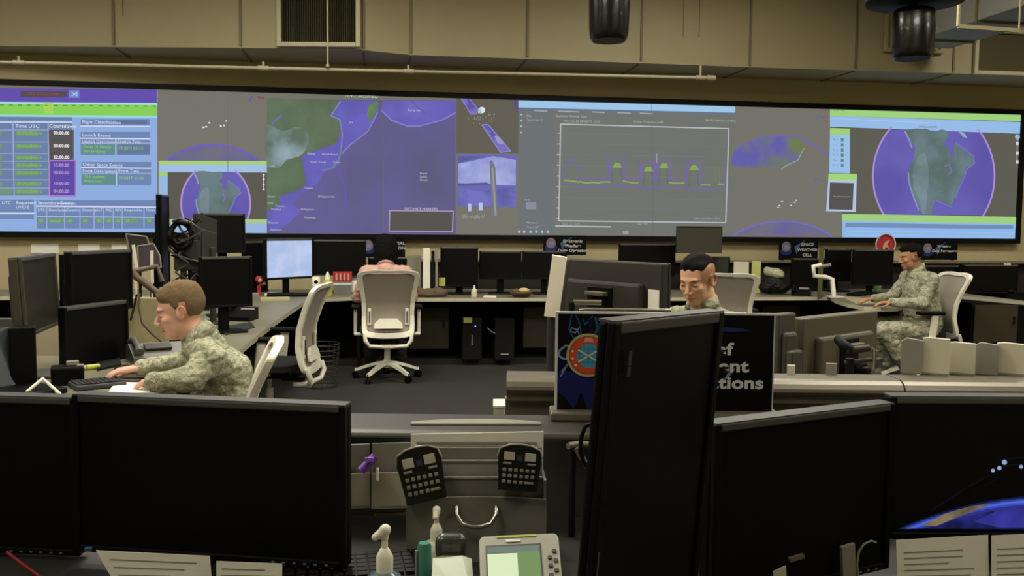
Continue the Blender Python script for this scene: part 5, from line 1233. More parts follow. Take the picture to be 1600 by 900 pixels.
# brown folding arm with grey and violet flat panels behind the stacked monitors
t = thing('folding_bracket', 'brown folding bracket arm behind the stacked black monitors at the left', 'bracket', at_d(231, 465, 5.6))
o_ = at_d(231, 465, 5.6)
def rel(px, py, D): v = at_d(px, py, D)-o_; return tuple(v)
MB().tube([rel(207, 424, 5.5), rel(212, 432, 5.5), rel(252, 462, 5.5)], .022, n=6).build('lower_arm', M_brown, t); MB().tube([rel(207, 424, 5.5), rel(245, 416, 5.6), rel(254, 440, 5.6)], .016, n=6).build('upper_arm', M_brown, t)
MB().cyl(rel(250, 462, 5.5), (rel(250, 462, 5.5)[0], rel(250, 462, 5.5)[1], -o_.z+.0), .02).build('arm_post', M_matte, t)
def panel(name, label, pts, D, m, em=None, cat='panel', thick=.02, post=True):
    P = [at_d(x, y, D) for x, y in pts]; c = sum(P, Vector())/len(P); d = ray(sum(x for x, _ in pts)/len(pts), 400).normalized(); d.z = 0
    t = thing(name, label, cat, (c.x, c.y, c.z)); MB().prism([p_-c for p_ in P], d*thick).build('panel_face', m, t)
    q = MB(); n = len(P)
    for i in range(n): q.tube([P[i]-c, P[(i+1) % n]-c], .006, n=6)
    q.build('panel_edge', em or M_greyp, t)
    if post: 
        lowz = min(p_.z for p_ in P); MB().cyl((0, .03, lowz-c.z+.02), (0, .03, HF-c.z+.0 if D > 5.2 else HD-c.z), .01).build('support', M_matte, t)
    return t
panel('tablet', 'small tilted dark tablet with a pale edge just under the video wall, far left', [(197, 366), (229, 370), (236, 392), (203, 396)], 6.3, M_backgrey)
panel('document_holder', 'violet-grey document holder with a pale left edge behind the stacked monitors', [(215, 385), (240, 381), (250, 400), (252, 418), (216, 420)], 6.0, M_violet)
tag(MB().box(at_d(211, 402, 5.9), (.016, .02, .16), rot=(0, R(-7), 0)).cyl((at_d(212, 418, 5.9)), (at_d(212, 418, 5.9).x, at_d(212, 418, 5.9).y, HF), .005).build('white_divider', M_white), 'thin white upright divider left of the violet-grey document holder', 'divider')
tag(MB().box(at_d(237.5, 417, 5.7), (.016, .02, .20), rot=(0, 0, 0)).cyl((at_d(237.5, 440, 5.7)), (at_d(237.5, 440, 5.7).x, at_d(237.5, 440, 5.7).y, HF), .005).build('white_divider', M_white), 'thin white upright divider just left of the portrait monitor', 'divider')
# white vertical strip by the low monitor
# far-left desk things seen over the partition
mon('black monitor back behind the tilted left one, third from the left edge', 92, 5.9, 116, 6.1, 398, .30, back=True)
mon('black monitor peeking out between the left tilted monitor and the stacked pair', 112, 5.7, 130, 5.8, 405, .3)
for i, (x0, x1, y0, y1, lb) in enumerate(((48, 91, 381, 396, 'white sheet of paper taped to the wall at the far left'), (122, 155, 381, 395, 'white sheet of paper taped to the wall above the stacked monitors'), (174, 198, 382, 392, 'small white paper taped to the wall left of the tilted tablet'))):
    a = at_y(x0, y1, YW-.02); b = at_y(x1, y0, YW-.02); tag(MB().box(((a.x+b.x)/2, YW-.006, (a.z+b.z)/2), (b.x-a.x, .008, b.z-a.z)).build('wall_paper_sheet', M_paper), lb, 'paper')
# --- left man's desk
def onA(px, py, dz=0): p = at_h(px, py, HD); p.z += dz; return p
tU, _, _ = mon('upper black monitor of the stacked pair facing the man at the left desk', 109, 4.5, 206, 4.95, 394, .315, desk=HD, th=.05, rim=True, stand=False)
MB().cyl((0, .11, 0), (0, .11, .46), .018).box((0, .08, .43), (.06, .06, .06)).box((0, .14, .005), (.12, .10, .008)).build('support_pole', M_matte, tU)
t, _, _ = mon('lower black monitor of the stacked pair facing the man at the left desk', 100, 4.32, 200, 4.74, 481, .345, desk=HD, th=.05, stand=False)
mon('tilted black monitor with a brushed side near the left edge, screen towards the camera', 37, 3.9, 91, 4.45, 403, .34, desk=HD, th=.07, tilt=-3, bodymat=mat('brushed_dark', (78, 76, 68), .35, metal=.3), content=mat('screen_grey_reflection', (38, 36, 27), .35))  # greyish reflection on this screen is put into its colour
p = onA(60, 545); t = thing('cabinet_post', 'tall black equipment post under the tilted monitor at the left edge', 'post', (at_d(36, 560, 3.9).x, at_d(36, 560, 3.9).y, HD), facing(36))
MB().box((0, 0, .13), (.1, .1, .26), bev=.006).build('post_body', M_blk, t)
t = thing('laptop', 'half-open dark laptop with a bluish grey lid at the far left edge', 'laptop', (at_d(5, 560, 3.7).x, at_d(5, 560, 3.7).y, HD), facing(5)+R(28))
zz = at_d(5, 520, 3.7).z-HD
MB().box((0, 0, .012), (.38, .26, .022), bev=.004).build('laptop_base', M_blk, t)
MB().prism([(-.19, .1, .02), (-.19, .16, zz), (-.19, .18, zz), (-.19, .12, .02)], (.38, 0, 0)).build('laptop_lid', mat('blue_grey_lid', (70, 76, 80), .35, metal=.3), t)
t = thing('desk_phone', 'grey desk phone with a handset between the man at the left and the beige partition', 'phone', onA(252, 562), facing(252)+R(12))
MB().prism([(-.15, -.10, 0), (-.15, .10, 0), (-.15, .10, .075), (-.15, .04, .085), (-.15, -.10, .03)], (.30, 0, 0)).build('phone_body', mat('phone_grey', (92, 92, 86), .45), t)
MB().box((-.02, -.02, .072), (.13, .06, .012), rot=(R(20), 0, 0), bev=.003).build('phone_display', mat('phone_dark', (44, 44, 42), .3), t)
MB().tube([(-.12, -.09, .055), (-.12, -.05, .08), (-.12, .05, .105), (-.12, .09, .09)], [.024, .016, .016, .024]).build('handset', mat('phone_grey', (92, 92, 86)), t)
t = thing('keyboard', 'dark grey keyboard lying on the left desk below the mouse hand', 'keyboard', onA(152, 604), facing(150)+R(14)); MB().box((0, 0, .012), (.2, .15, .02), bev=.005).build('keyboard_body', mat('slate', (62, 62, 66), .6), t)
k = MB(); [k.box((-.085+.019*i, -.055+.022*j, .025), (.015, .017, .006)) for i in range(10) for j in range(6)]; k.build('keys', mat('slate_dark', (44, 44, 48), .6), t)['kind'] = 'stuff'
MB().box((0, 0, 0), (.001, .001, .001)) 
tag(MB().prism([onA(x, y, .001) for x, y in ((180, 600), (262, 602), (250, 616), (168, 618))], (0, 0, .008)).build('paper', M_paper), 'white sheet of paper on the left desk in front of the elbow of the man', 'paper')
tag(MB().prism([onA(x, y, .001) for x, y in ((185, 577), (240, 578), (236, 592), (176, 592))], (0, 0, .005)).build('mouse_pad', mat('brown_pad', (54, 38, 30), .8)), 'dark brown mouse pad under the hand of the man at the left', 'mouse pad')
o = Blob(.004, .01); o.ell((0, 0, .018), (.055, .03, .022)); mo = remeshed(o, 'computer_mouse', M_blk); mo.location = onA(198, 585, .006); mo.rotation_euler = (0, 0, facing(198)); tag(mo, 'black computer mouse under the hand of the man at the left', 'mouse')
tag(MB().prism([onA(x, y, .0) for x, y in ((150, 568), (186, 560), (190, 572), (152, 580))], (0, 0, .012)).build('black_pouch', M_matte), 'flat black pouch on the left desk behind the mouse hand', 'pouch')
t = thing('highlighter', 'yellow and pink highlighter lying at the foot of the stacked monitors', 'pen', onA(138, 578, .012), facing(138)+R(20)); MB().cyl((-.01, 0, 0), (.05, 0, 0), .013).build('yellow_end', mat('neon_yellow', (190, 196, 70), .5), t); MB().cyl((-.06, 0, 0), (-.012, 0, 0), .012).build('pink_end', mat('pale_pink', (206, 160, 140)), t)
t = thing('gadget', 'black desk gadget with white clips left of the keyboard on the left desk', 'gadget', onA(106, 600), facing(106)); MB().box((0, 0, .04), (.13, .1, .08), bev=.01).build('gadget_body', M_blk, t); MB().box((.02, 0, .09), (.05, .03, .02), bev=.004).box((.05, -.01, .075), (.03, .03, .02), bev=.004).build('clip', M_greyp, t)
t = thing('tent_card', 'small white frame stand leaning at the near left of the left desk', 'frame', onA(72, 618), facing(72)); MB().tube([(-.09, 0, .0), (-.01, .02, .065), (.05, .0, .0)], .009, n=6).build('frame_wire', M_white, t)
# black cord from the partition
pts = [at_d(218, 459, 5.0), at_d(217, 480, 4.98), at_d(222, 505, 4.97), at_d(238, 522, 4.97), at_d(256, 536, 4.97), at_d(262, 548, 4.9)]
tag(MB().tube(pts, .006).build('cord', M_brown), 'thin brown cord curving down the beige partition by the face of the man', 'cord')
tag(MB().tube([at_d(214, 460, 5.0), at_d(208, 485, 4.98), at_d(204, 500, 4.95)], .006).build('cord', M_blk), 'short black cord at the left edge of the beige partition', 'cord')
# waste bin / mesh under the wing
p = at_d(503, 560, 8.0); t = thing('wire_bin', 'grey wire bin under the worktop behind the empty white chair', 'bin', (p.x, p.y, 0)); b = MB()
for k in range(9): b.tube([((.12+.004*k)*math.cos(a*.52), (.12+.004*k)*math.sin(a*.52), .02+.045*k) for a in range(12)], .003, n=5, closed=True)
for a in range(16): b.cyl((.12*math.cos(a*.393), .12*math.sin(a*.393), .01), (.152*math.cos(a*.393), .152*math.sin(a*.393), .38), .0022, n=5)
b.lathe([(.12, .0), (.12, .01)]); b.build('wire_body', mat('wire_dark', (60, 58, 52), .5), t)
# --- in front of the black-haired man
tB, HB, wB = mon('large dark grey monitor back with a white label, in front of the black-haired man', 884, 3.85, 1050, 3.42, 403, .36, back=True, desk=HD, th=.07, stand=False, bodymat=M_backgrey, backmat=M_backgrey, rim=False, backstyle='arm')
m_ = MB().box((-wB/2+.036, .07*.95-.012, .045), (.052, .004, .075))
for v in range(len(m_.v)): m_.v[v] = HB @ m_.v[v]
m_.build('label', M_paper, tB)
P = [at_d(863, 399, 3.4), at_d(886, 403, 3.5), at_d(873, 497, 3.4), at_d(850, 494, 3.3)]; c = sum(P, Vector())/4
t = thing('side_monitor', 'cream-cased monitor seen from its narrow side, left of the dark grey monitor back', 'monitor', c)
MB().prism([p_-c for p_ in P], Vector((.02, .10, 0))).build('housing', mat('cream_case', (222, 216, 196), .5), t)
MB().prism([(p_-c)*.9+Vector((.015, .04, 0)) for p_ in P], Vector((.03, .08, 0))).build('rear_shell', M_backgrey, t)
MB().cyl((0, .06, -.1), (0, .06, HD-c.z+.01), .02).box((0, .06, HD-c.z+.008), (.2, .16, .014)).build('stand', M_backgrey, t)
# steel arm bar
t = thing('steel_rail', 'horizontal steel arm tube below the dark grey monitor back, above the black sign', 'bracket', at_d(930, 480, 3.2))
o_ = at_d(930, 480, 3.2); MB().tube([rel(896, 472, 3.3), rel(940, 473, 3.3)], .010).build('short_tube', M_chrome, t); MB().tube([rel(905, 486, 3.2), rel(915, 484, 3.2), rel(1048, 486, 3.2)], .008).build('long_tube', M_chrome, t)
MB().cyl(rel(893, 472, 3.3), (rel(893, 472, 3.3)[0], rel(893, 472, 3.3)[1], HL-o_.z-.0), .012).build('arm_post', M_matte, t)
# monitor backs on the right counter
mon('brownish grey monitor back with a folding arm behind the counter on the right', 1236, 3.45, 1352, 3.8, 496, .34, back=True, stand=False, desk=HD, th=.07, bodymat=mat('taupe_case', (88, 82, 66), .5), backmat=mat('taupe_case', (88, 82, 66), .5), rim=False, backstyle='arm')
mon('narrow slab of a grey monitor back just right of the black sign', 1203, 3.35, 1230, 3.42, 490, .3, back=True, desk=HD, th=.05, bodymat=mat('taupe_grey', (70, 68, 62), .5), backmat=mat('taupe_grey', (70, 68, 62), .5), rim=False)
t = thing('jointed_bracket', 'jointed grey folding arm to the right of the brownish monitor back', 'bracket', at_d(1340, 560, 3.3)); o_ = at_d(1340, 560, 3.3)
MB().tube([rel(1310, 530, 3.35), rel(1318, 540, 3.3), rel(1330, 546, 3.3)], .018, n=8).build('upper_joint', M_matte, t)
MB().tube([rel(1322, 548, 3.3), rel(1358, 544, 3.3)], .013, n=8).build('arm_tube', M_backgrey, t); MB().tube([rel(1320, 567, 3.3), rel(1362, 562, 3.3)], .008, n=8).build('arm_tube', M_backgrey, t)
MB().tube([rel(1356, 542, 3.3), rel(1365, 545, 3.3), rel(1364, 578, 3.3)], .004).build('cable', M_greyp, t)
MB().cyl(rel(1328, 560, 3.3), (rel(1328, 560, 3.3)[0], rel(1328, 560, 3.3)[1], HD-o_.z+.0), .015).build('arm_post', M_matte, t)
for x, D, w_, h_, lb in ((1236, 3.09, .026, .03, 'small white object on the counter below the brownish monitor back, left of two'), (1299, 3.09, .034, .037, 'small grey card on the counter below the brownish monitor back, right of two')):
    q = at_d(x, 580, D); box_thing('note_card', lb, 'card', (q.x, q.y, HL), (w_, .015, h_), M_whitep if x < 1250 else M_greyp, rz=facing(x), bev=0)
# cards standing on the counter
for x0, x1, yt, D, m, lb in ((1410, 1441, 531, 3.12, M_greyp, 'grey card binder with a curved top standing leftmost on the right counter'), (1444, 1483, 529, 3.10, M_whitep, 'tallest white binder standing on the right counter'), (1484.5, 1523, 536, 3.11, M_whitep, 'white binder right of the tallest one on the right counter'), (1525, 1559, 538, 3.12, M_greyp, 'grey binder between two white ones on the right counter'), (1561, 1601, 537, 3.11, M_whitep, 'white binder at the right frame edge on the right counter')):
    a = at_d(x0, yt, D); b = at_d(x1, yt, D); h_ = a.z-HL; w_ = (b-a).length
    t = thing('binder', lb, 'binder', ((a.x+b.x)/2, (a.y+b.y)/2, HL), facing((x0+x1)/2), group='binders on the right counter')
    MB().prism([(-w_/2, -.012, 0), (w_/2, -.012, 0), (w_/2, -.012, h_), (-w_/4, -.012, h_+(.003 if m is M_whitep else .006)), (-w_/2, -.012, h_-(.0 if m is M_whitep else .006))], (0, .024, 0)).build('cover', m, t)
    MB().box((0, -.0125, .004), (w_*.96, .002, .006)).build('spine_band', M_greyp, t)
# --- the right desk: white bent arm, keyboard, cup
t = thing('bent_bracket', 'white bent metal arm rising from the left end of the rounded desk', 'bracket', at_h(1303, 464, HF), 0); o_ = at_h(1303, 464, HF); DD = 8.9
MB().tube([rel(1303, 463, DD), rel(1300, 436, DD), rel(1290, 433, DD), rel(1272, 431, DD), rel(1271, 416, DD), rel(1283, 414, DD)], .024, n=6).build('arm_strip', M_white, t)
MB().tube([rel(1283, 416, DD), rel(1298, 414, DD)], .018, n=6).build('arm_tip', M_greyp, t); MB().box((0, 0, .006), (.16, .1, .012)).build('foot_plate', M_white, t)
t = thing('keyboard', 'black keyboard under the hands of the seated man at the right', 'keyboard', at_h(1344, 461, HF), facing(1344)+R(70)); MB().box((0, 0, .014), (.40, .15, .022), bev=.005).build('keyboard_body', M_blk, t)
k = MB(); [k.box((-.18+.024*i, -.05+.024*j, .028), (.019, .019, .006)) for i in range(16) for j in range(5)]; k.build('keys', M_matte, t)['kind'] = 'stuff'
t = thing('cup', 'green cup with two straws behind the hands of the man at the right', 'cup', at_h(1380, 457, HF)+Vector((0, .12, 0)), 0); MB().lathe([(.036, 0), (.046, .13), (.042, .13), (.034, .01)], n=24, caps=False).build('cup_body', mat('green_cup', (108, 150, 96), .5), t); 
for x_ in (-.012, .014): MB().cyl((x_, 0, .02), (x_*1.6, 0, .17), .004).build('straw', M_white, t)
tag(MB().prism([at_h(x, y, HF+.001) for x, y in ((1312, 463), (1352, 466), (1378, 474), (1338, 475))], (0, 0, .003)).build('paper', mat('cream_cover', (172, 168, 132))), 'pale sheet lying on the rounded desk before the man at the right', 'paper')
upright('box_file', 'thin olive box file behind the narrow monitor near the space weather sign', 'file', 1280, 1287, 388, 9.5, mat('olive_card', (80, 76, 38), .6), .2)
t = thing('computer_mouse', 'small black mouse and cable on the far right worktop', 'mouse', at_h(1580, 458, HF), 0); MB().ball((0, 0, .02), (.05, .035, .022)).build('mouse_body', M_blk, t); MB().tube([(0, 0, .02), (.08, .1, .02), (.06, .3, .005)], .004).build('mouse_cable', M_blk, t)
upright('folder', 'small white label card on top of the long black monitor at the far right', 'card', 1569, 1579, 412.5, 9.47, M_whitep, .01, h0=at_d(1574, 414.6, 9.47).z)
# white bin on the carpet left of the counter
p = at_d(780, 640, 2.75); t = thing('paper_bin', 'corner of a white paper bin just left of the rounded counter', 'bin', (p.x, p.y, 0), facing(780)); hh = at_d(780, 630, 2.75).z
MB().box((0, .0, hh/2), (.032, .10, hh), bev=.004).build('bin_body', M_whitep, t); MB().box((0, 0, hh), (.036, .104, .006)).build('bin_rim', M_white, t)
# ------------------------------------------------------------------ foreground
def ink(name, rgb): return mat(name, rgb, .5, spec=.2)
# --- the black sign on the nearest ledge
SD = 2.37
A_ = at_d(868, 652, SD); B_ = at_d(1205, 652, SD); A_.z = B_.z = HL; u = (B_-A_); Ws = u.length; rzs = math.atan2(u.y, u.x)
Ts = Matrix.Translation((A_+B_)/2+Vector((0, 0, .022))) @ Euler((0, 0, rzs)).to_matrix().to_4x4()
def plane_px(T, yoff):
    Ti = T.inverted(); o = Ti @ CAM
    def f(px, py):
        d = Ti.to_3x3() @ ray(px, py); t = (yoff-o.y)/d.y; p = o+d*t; return p.x, p.z
    return f
sp = plane_px(Ts, -.006); Hs = (sp(868, 490)[1]+sp(1205, 490)[1])/2
t = thing('sign_board', 'large black sign reading Chief Current Operations with a round emblem, standing on the nearest ledge', 'sign', Ts.translation, rzs)
MB().box((0, 0, Hs/2), (Ws, .010, Hs), bev=.001).build('board', ink('sign_board_black', (3, 3, 5)), t)
rm = MB(); rm.box((0, 0, Hs), (Ws+.004, .014, .005)).box((-Ws/2, 0, Hs/2), (.006, .014, Hs)).box((Ws/2, 0, Hs/2), (.003, .012, Hs)); rm.build('edge_trim', mat('sign_edge', (200, 204, 206), .4), t)
class Print:
    def __init__(s, f, yo): s.f = f; s.mb = MB(); s.m = []; s.yo = yo
    def mi(s, m):
        if m not in s.m: s.m.append(m)
        return s.m.index(m)
    def poly(s, pts, m, k): s.mb.prism([(s.f(x, y)[0], s.yo-.0003*k, s.f(x, y)[1]) for x, y in pts], (0, -.0002, 0), s.mi(m)); return s
    def line(s, pts, w, m, k):
        P = [Vector(s.f(x, y)) for x, y in pts]; px = abs(s.f(801, 500)[0]-s.f(800, 500)[0])*w/2
        for a, b in zip(P[:-1], P[1:]):
            d = b-a
            if d.length < 1e-7: continue
            d.normalize(); n = Vector((-d.y, d.x))*px; e = d*px*.5
            s.mb.prism([(q.x, s.yo-.0003*k, q.y) for q in (a-e+n, b+e+n, b+e-n, a-e-n)], (0, -.0002, 0), s.mi(m))
        return s
    def build(s, name, parent): return s.mb.build(name, s.m, parent, fix=False)
def circ(cx, cy, r, n=40, a0=0, a1=360, ry=None): return [(cx+r*math.cos(R(a0+(a1-a0)*i/n)), cy+(ry or r)*math.sin(R(a0+(a1-a0)*i/n))) for i in range(n)]
pr = Print(sp, -.0052)
DB = mat('print_deep_blue', (24, 26, 88), .5, spec=.2, vary=.6, scale=14); DB2 = ink('print_night_blue', (12, 16, 48)); SW = ink('print_cyan_swirl', (30, 82, 128)); SW2 = ink('print_pale_swirl', (120, 150, 176))
pr.poly([(871, 575), (880, 560), (940, 560), (990, 590), (1010, 625), (985, 648), (958, 620), (940, 646), (918, 640), (908, 612), (896, 640), (884, 622), (871, 612)], DB, 1)
pr.poly([(871, 555), (900, 530), (940, 520), (960, 560), (940, 580), (871, 580)], DB2, 1)
for pts, w, m in (([(893, 493), (889, 515), (897, 530), (908, 520), (904, 500), (900, 494)], 2.2, SW), ([(911, 498), (914, 508), (920, 500), (926, 494)], 2, SW), ([(905, 512), (899, 520), (891, 518), (893, 512), (901, 515), (907, 525)], 1.8, SW2),
                  ([(896, 541), (884, 540), (874, 548), (873, 556), (881, 561), (890, 560)], 3, SW2), ([(888, 568), (878, 580), (885, 572), (876, 588)], 2.2, SW2), ([(930, 496), (934, 512), (930, 522)], 4, SW), ([(920, 495), (923, 512), (926, 522)], 6, DB2)):
    pr.line(pts, w, m, 3)
pr.build('printed_swirls', t); pr = Print(sp, -.0052)
RX = ink('ring_tan', (176, 164, 112)); RO = ink('ring_orange', (196, 78, 48)); CY = ink('globe_cyan', (70, 150, 186)); RC = ink('ring_cream', (214, 206, 170))
cx, cy = 919, 555
pr.poly(circ(cx, cy, 34), RX, 4).poly(circ(cx, cy, 30), ink('ring_dark', (52, 34, 28)), 5).poly(circ(cx, cy, 29, 40, 50, 330), RO, 6).poly(circ(cx+1, cy+1, 19), CY, 7)
for dx in (-12, -6, 0, 6, 12): pr.line([(cx+dx, cy-14), (cx+dx*1.15, cy), (cx+dx, cy+15)], .8, ink('globe_line', (38, 104, 150)), 8)
for dy in (-10, -3, 4, 11): pr.line([(cx-17, cy+dy), (cx+18, cy+dy)], .8, ink('globe_line', (38, 104, 150)), 8)
pr.line([(cx-15, cy-8), (cx+16, cy+10)], 2.2, RC, 9).line([(cx-15, cy+10), (cx+16, cy-8)], 2.2, RC, 9)
pr.poly([(cx-5, cy-28), (cx+6, cy-28), (cx+9, cy-20), (cx-7, cy-20)], ink('emblem_pink', (214, 150, 138)), 9)
for a_ in (195, 168, 142): pr.poly(circ(cx+25*math.cos(R(a_)), cy+25*math.sin(R(a_)), 2, 8), RC, 9)
pr.build('printed_emblem', t); pr = Print(sp, -.0052)
pr.poly([(1122, 511), (1160, 513), (1175, 517), (1140, 519), (1122, 516)], ink('print_blue_streak', (34, 50, 96)), 2)
pr.build('printed_streak', t); pr = Print(sp, -.0052)
pr.poly([(1150, 575), (1137, 583), (1130, 596), (1143, 585)], SW2, 2)
pr.build('printed_flash', t)
lt = MB(); s_per = abs(sp(1001, 560)[0]-sp(1000, 560)[0])
for tx, cxp, yy, hh, xs in (('Chief', 1105, 546, 26.5, 1.30), ('Current', 1109.5, 572.5, 26.5, 1.30), ('Operations', 1112, 598.5, 26.5, 1.26)):
    vs, fs = text_mesh(tx, hh*s_per, 'CENTER', xs, hh*s_per*.032); x_, z_ = sp(cxp, yy); lt.add(vs, fs, 0, False, Matrix.Translation((x_, -.0075, z_)) @ TXZ)
lt.build('lettering', ink('sign_white_letters', (214, 216, 216)), t)
t2 = thing('sign_holder', 'long grey holder plate under the black sign on the nearest ledge', 'stand', ((A_+B_)/2-Vector((0, .0, 0))).to_tuple(), rzs)
MB().box((0, 0, .011), (Ws+.03, .10, .022), bev=.005).build('holder_plate', M_bull, t2)
# --- foreground monitors
M_fgb = mat('foreground_bezel', (7, 7, 7), .5, spec=.15)
def fmon(label, xl, Dl, xr, Dr, yt, ht, **k):
    return mon(label, xl, Dl, xr, Dr, yt, ht, desk=HN, th=.05, bez=.014, buttons=True, **k)
tA_, HA, wA = fmon('large black monitor cut off by the lower left frame edge, left of its twin', -330, 1.98, 119, 1.92, 610, .335)
tB_, HB_, wB_ = fmon('wide black foreground monitor right of the one at the left frame edge', 112, 1.89, 540, 1.80, 617, .325)
tD, HD_, wD = fmon('black foreground monitor showing a blue earth horizon at the lower right frame edge', 1391, 1.85, 1830, 1.86, 620, .29)
tC_, HC, wC = fmon('dark foreground monitor angled to the right between the tall one and the earth picture', 1118, 1.63, 1397, 1.845, 664, .335)
tE, HE, wE = mon('tall black portrait monitor standing at an angle in front of the black sign', 934, 1.33, 1109, 1.58, 505, .54, desk=HN, th=.03, bez=.018, roll=1.2, tilt=4)
# paint: small maker marks as pale dashes on the top bezels
def stick(t, H, w, ht, pts, m, name, th=.05):
    q = MB(); y0 = th*.22-.0145
    for (x, z, dx, dz) in pts: q.box((x, y0-.0006, z), (dx, .0008, dz))
    for v in range(len(q.v)): q.v[v] = H @ q.v[v]
    return q.build(name, m, t)
Mmk = mat('dim_mark', (70, 70, 66), .5)
stick(tA_, HA, wA, .335, [(wA/2-.05, .335/2-.009, .022, .003)], Mmk, 'maker_mark'); stick(tB_, HB_, wB_, .325, [(wB_/2-.045, .325/2-.009, .022, .003)], Mmk, 'maker_mark')
stick(tE, HE, wE, .54, [(-wE/2+.045, .54/2-.055, .008, .022), (-wE/2+.045, .54/2-.075, .009, .014)], mat('sticker_blue_grey', (60, 66, 84), .4), 'sticker', .03)
stick(tE, HE, wE, .54, [(-wE/2+.009, -.09, .004, .04)], Mmk, 'side_light', .03)
# earth picture on the right monitor
TD = Matrix.Translation(tD.location) @ Euler(tD.rotation_euler).to_matrix().to_4x4(); yD = .05*.22-.0085
fd_ = plane_px(TD, yD); zlo, zhi = HD_.translation.z-.29/2+.021, HD_.translation.z+.29/2-.021; xlo, xhi = -wD/2+.021, wD/2-.021
def clipf(x, y): a, b = fd_(x, y); return min(max(a, xlo), xhi), min(max(b, zlo), zhi)
pd = Print(clipf, yD)
def limb(x): return 778 + (x-1640)**2*.00092 if x < 1640 else 778+(x-1640)**2*.00092
xs = [1395+i*9 for i in range(47)]
G = lambda c, k=1.0: glow(c, k)
def band(o0, o1, m, k, x0=1395, x1=1815): 
    X = [x for x in xs if x0 <= x <= x1]; pd.poly([(x, limb(x)+o0) for x in X]+[(x, limb(x)+o1) for x in reversed(X)], m, k)
band(0, 80, glow_noise('orbit_sea', (8, 12, 34), (40, 44, 132), 9, 4, .42, .62), 1)
for o0, o1, c in ((-4, -1, (14, 22, 60)), (-1, 2, (40, 62, 150)), (2, 6, (74, 100, 205)), (6, 9, (58, 72, 190)), (9, 13, (44, 48, 130))): band(o0, o1, G(c), 2)
pd.poly([(1440, 821), (1475, 803), (1515, 791), (1548, 787), (1530, 795), (1490, 810), (1462, 822)], glow_noise('orbit_land', (84, 74, 62), (128, 112, 84), 20, 4), 3)
pd.poly([(1522, 815), (1560, 796), (1600, 790), (1640, 790), (1640, 824), (1560, 824)], glow_noise('orbit_blue', (36, 36, 120), (58, 58, 160), 8, 3), 2)
pd.line([(1455, 798), (1500, 768), (1552, 738), (1572, 728)], .9, G((42, 52, 100)), 3).line([(1520, 768), (1600, 726), (1700, 690)], .7, G((30, 34, 60)), 3).line([(1553, 717), (1570, 718), (1600, 714)], .8, G((70, 80, 120)), 3).line([(1567, 727), (1600, 725)], 1, G((90, 110, 160)), 3)
for x, y, r_ in ((1551, 735, 3), (1561, 731, 3.4), (1569, 722, 4), (1595, 729, 3)): pd.poly(circ(x, y, r_, 10), G((140, 165, 205)), 4)
pd.build('earth_picture', tD)
# --- papers taped to the monitors
def paper_px(name, label, pts, D, curl=0, lines=0, m=M_paper):
    P = [at_d(x, y, D) for x, y in pts]; c = sum(P, Vector())/len(P); t = thing(name, label, 'paper', c)
    bk = ray(sum(x for x, _ in pts)/len(pts), 800).normalized(); bk.z = 0
    MB().prism([p_-c for p_ in P], bk*.0015).build('sheet', m, t)
    if lines:
        q = MB(); a, b, c2, d2 = [p_-c for p_ in P[:4]]; rr = random.Random(len(label))
        for i in range(lines):
            v = .18+.7*i/max(1, lines); l = a.lerp(d2, v); r_ = b.lerp(c2, v); s0, s1 = .08, .55+.38*rr.random()
            p0, p1 = l.lerp(r_, s0)-bk*.0005, l.lerp(r_, s1)-bk*.0005; q.prism([p0, p1, p1-Vector((0, 0, .0022)), p0-Vector((0, 0, .0022))], -bk*.0003)
        q.build('print_lines', mat('faint_print', (150, 148, 138), .7), t)
    return t
paper_px('taped_sheet', 'white curling sheet hanging under the wide foreground monitor, left of two', [(150, 860), (328, 869), (333, 930), (190, 930), (168, 892)], 1.77, lines=4)
paper_px('taped_sheet', 'smaller white printed sheet hanging under the wide foreground monitor, right of two', [(338, 877), (441, 881), (441, 935), (338, 935)], 1.76, lines=4)
paper_px('taped_sheet', 'wide white printed sheet hanging under the earth monitor at the lower right', [(1400, 844), (1544, 836), (1546, 950), (1404, 950)], 1.80, lines=8)
paper_px('taped_sheet', 'white printed sheet at the lower right frame corner beside the wide one', [(1549, 837), (1660, 832), (1660, 950), (1549, 950)], 1.795, lines=8)
tag(MB().box(at_d(138, 858, 1.76), (.012, .01, .006)).build('blue_clip', mat('teal_clip', (40, 84, 104), .4)), 'tiny blue clip at the left end of the curling sheet', 'clip')
# --- panel trays behind the phones
M_acr = mat('smoky_acrylic', (120, 116, 104), .35)
def tray(label, x0, x1, y0, y1):
    D = 2.13; a = at_d(x0, y1, D); b = at_d(x1, y0, D); w = (b-a).xy.length; h = b.z-a.z; c = (a+b)/2
    t = thing('wall_tray', label, 'tray', (c.x, c.y, min(a.z, b.z)), facing((x0+x1)/2), group='trays on the console panel')
    MB().box((0, .035, h/2), (w, .005, h), bev=.001).build('back_sheet', M_acr, t); MB().box((0, -.0, h*.29), (w, .004, h*.58), bev=.001).box((0, .018, .003), (w, .04, .006)).build('front_pocket', mat('smoky_acrylic_front', (146, 141, 124), .4), t)
    MB().box((-w/2, .018, h*.4), (.003, .036, h*.8)).box((w/2, .018, h*.4), (.003, .036, h*.8)).build('side_wall', M_acr, t)
    MB().box((0, .036, h*.80), (w, .004, .006)).build('upper_lip', M_bull, t)
    return t
tray('grey acrylic wall tray left of two, just right of the wide foreground monitor', 541, 578, 699, 795); tray('grey acrylic wall tray right of two, partly behind the left keypad', 581, 642, 697, 795); tray('grey acrylic wall tray hidden behind the wide foreground monitor edge', 478, 538, 700, 796)
q = at_d(574, 724, 2.10); e_ = at_d(585, 712, 2.10)
t = thing('marker_pen', 'purple marker clipped across the gap between the two grey wall trays', 'pen', q); MB().cyl(at_d(564, 736, 2.09)-q, at_d(586, 713, 2.10)-q, .010).build('pen_barrel', mat('violet_plastic', (112, 52, 168), .4), t)
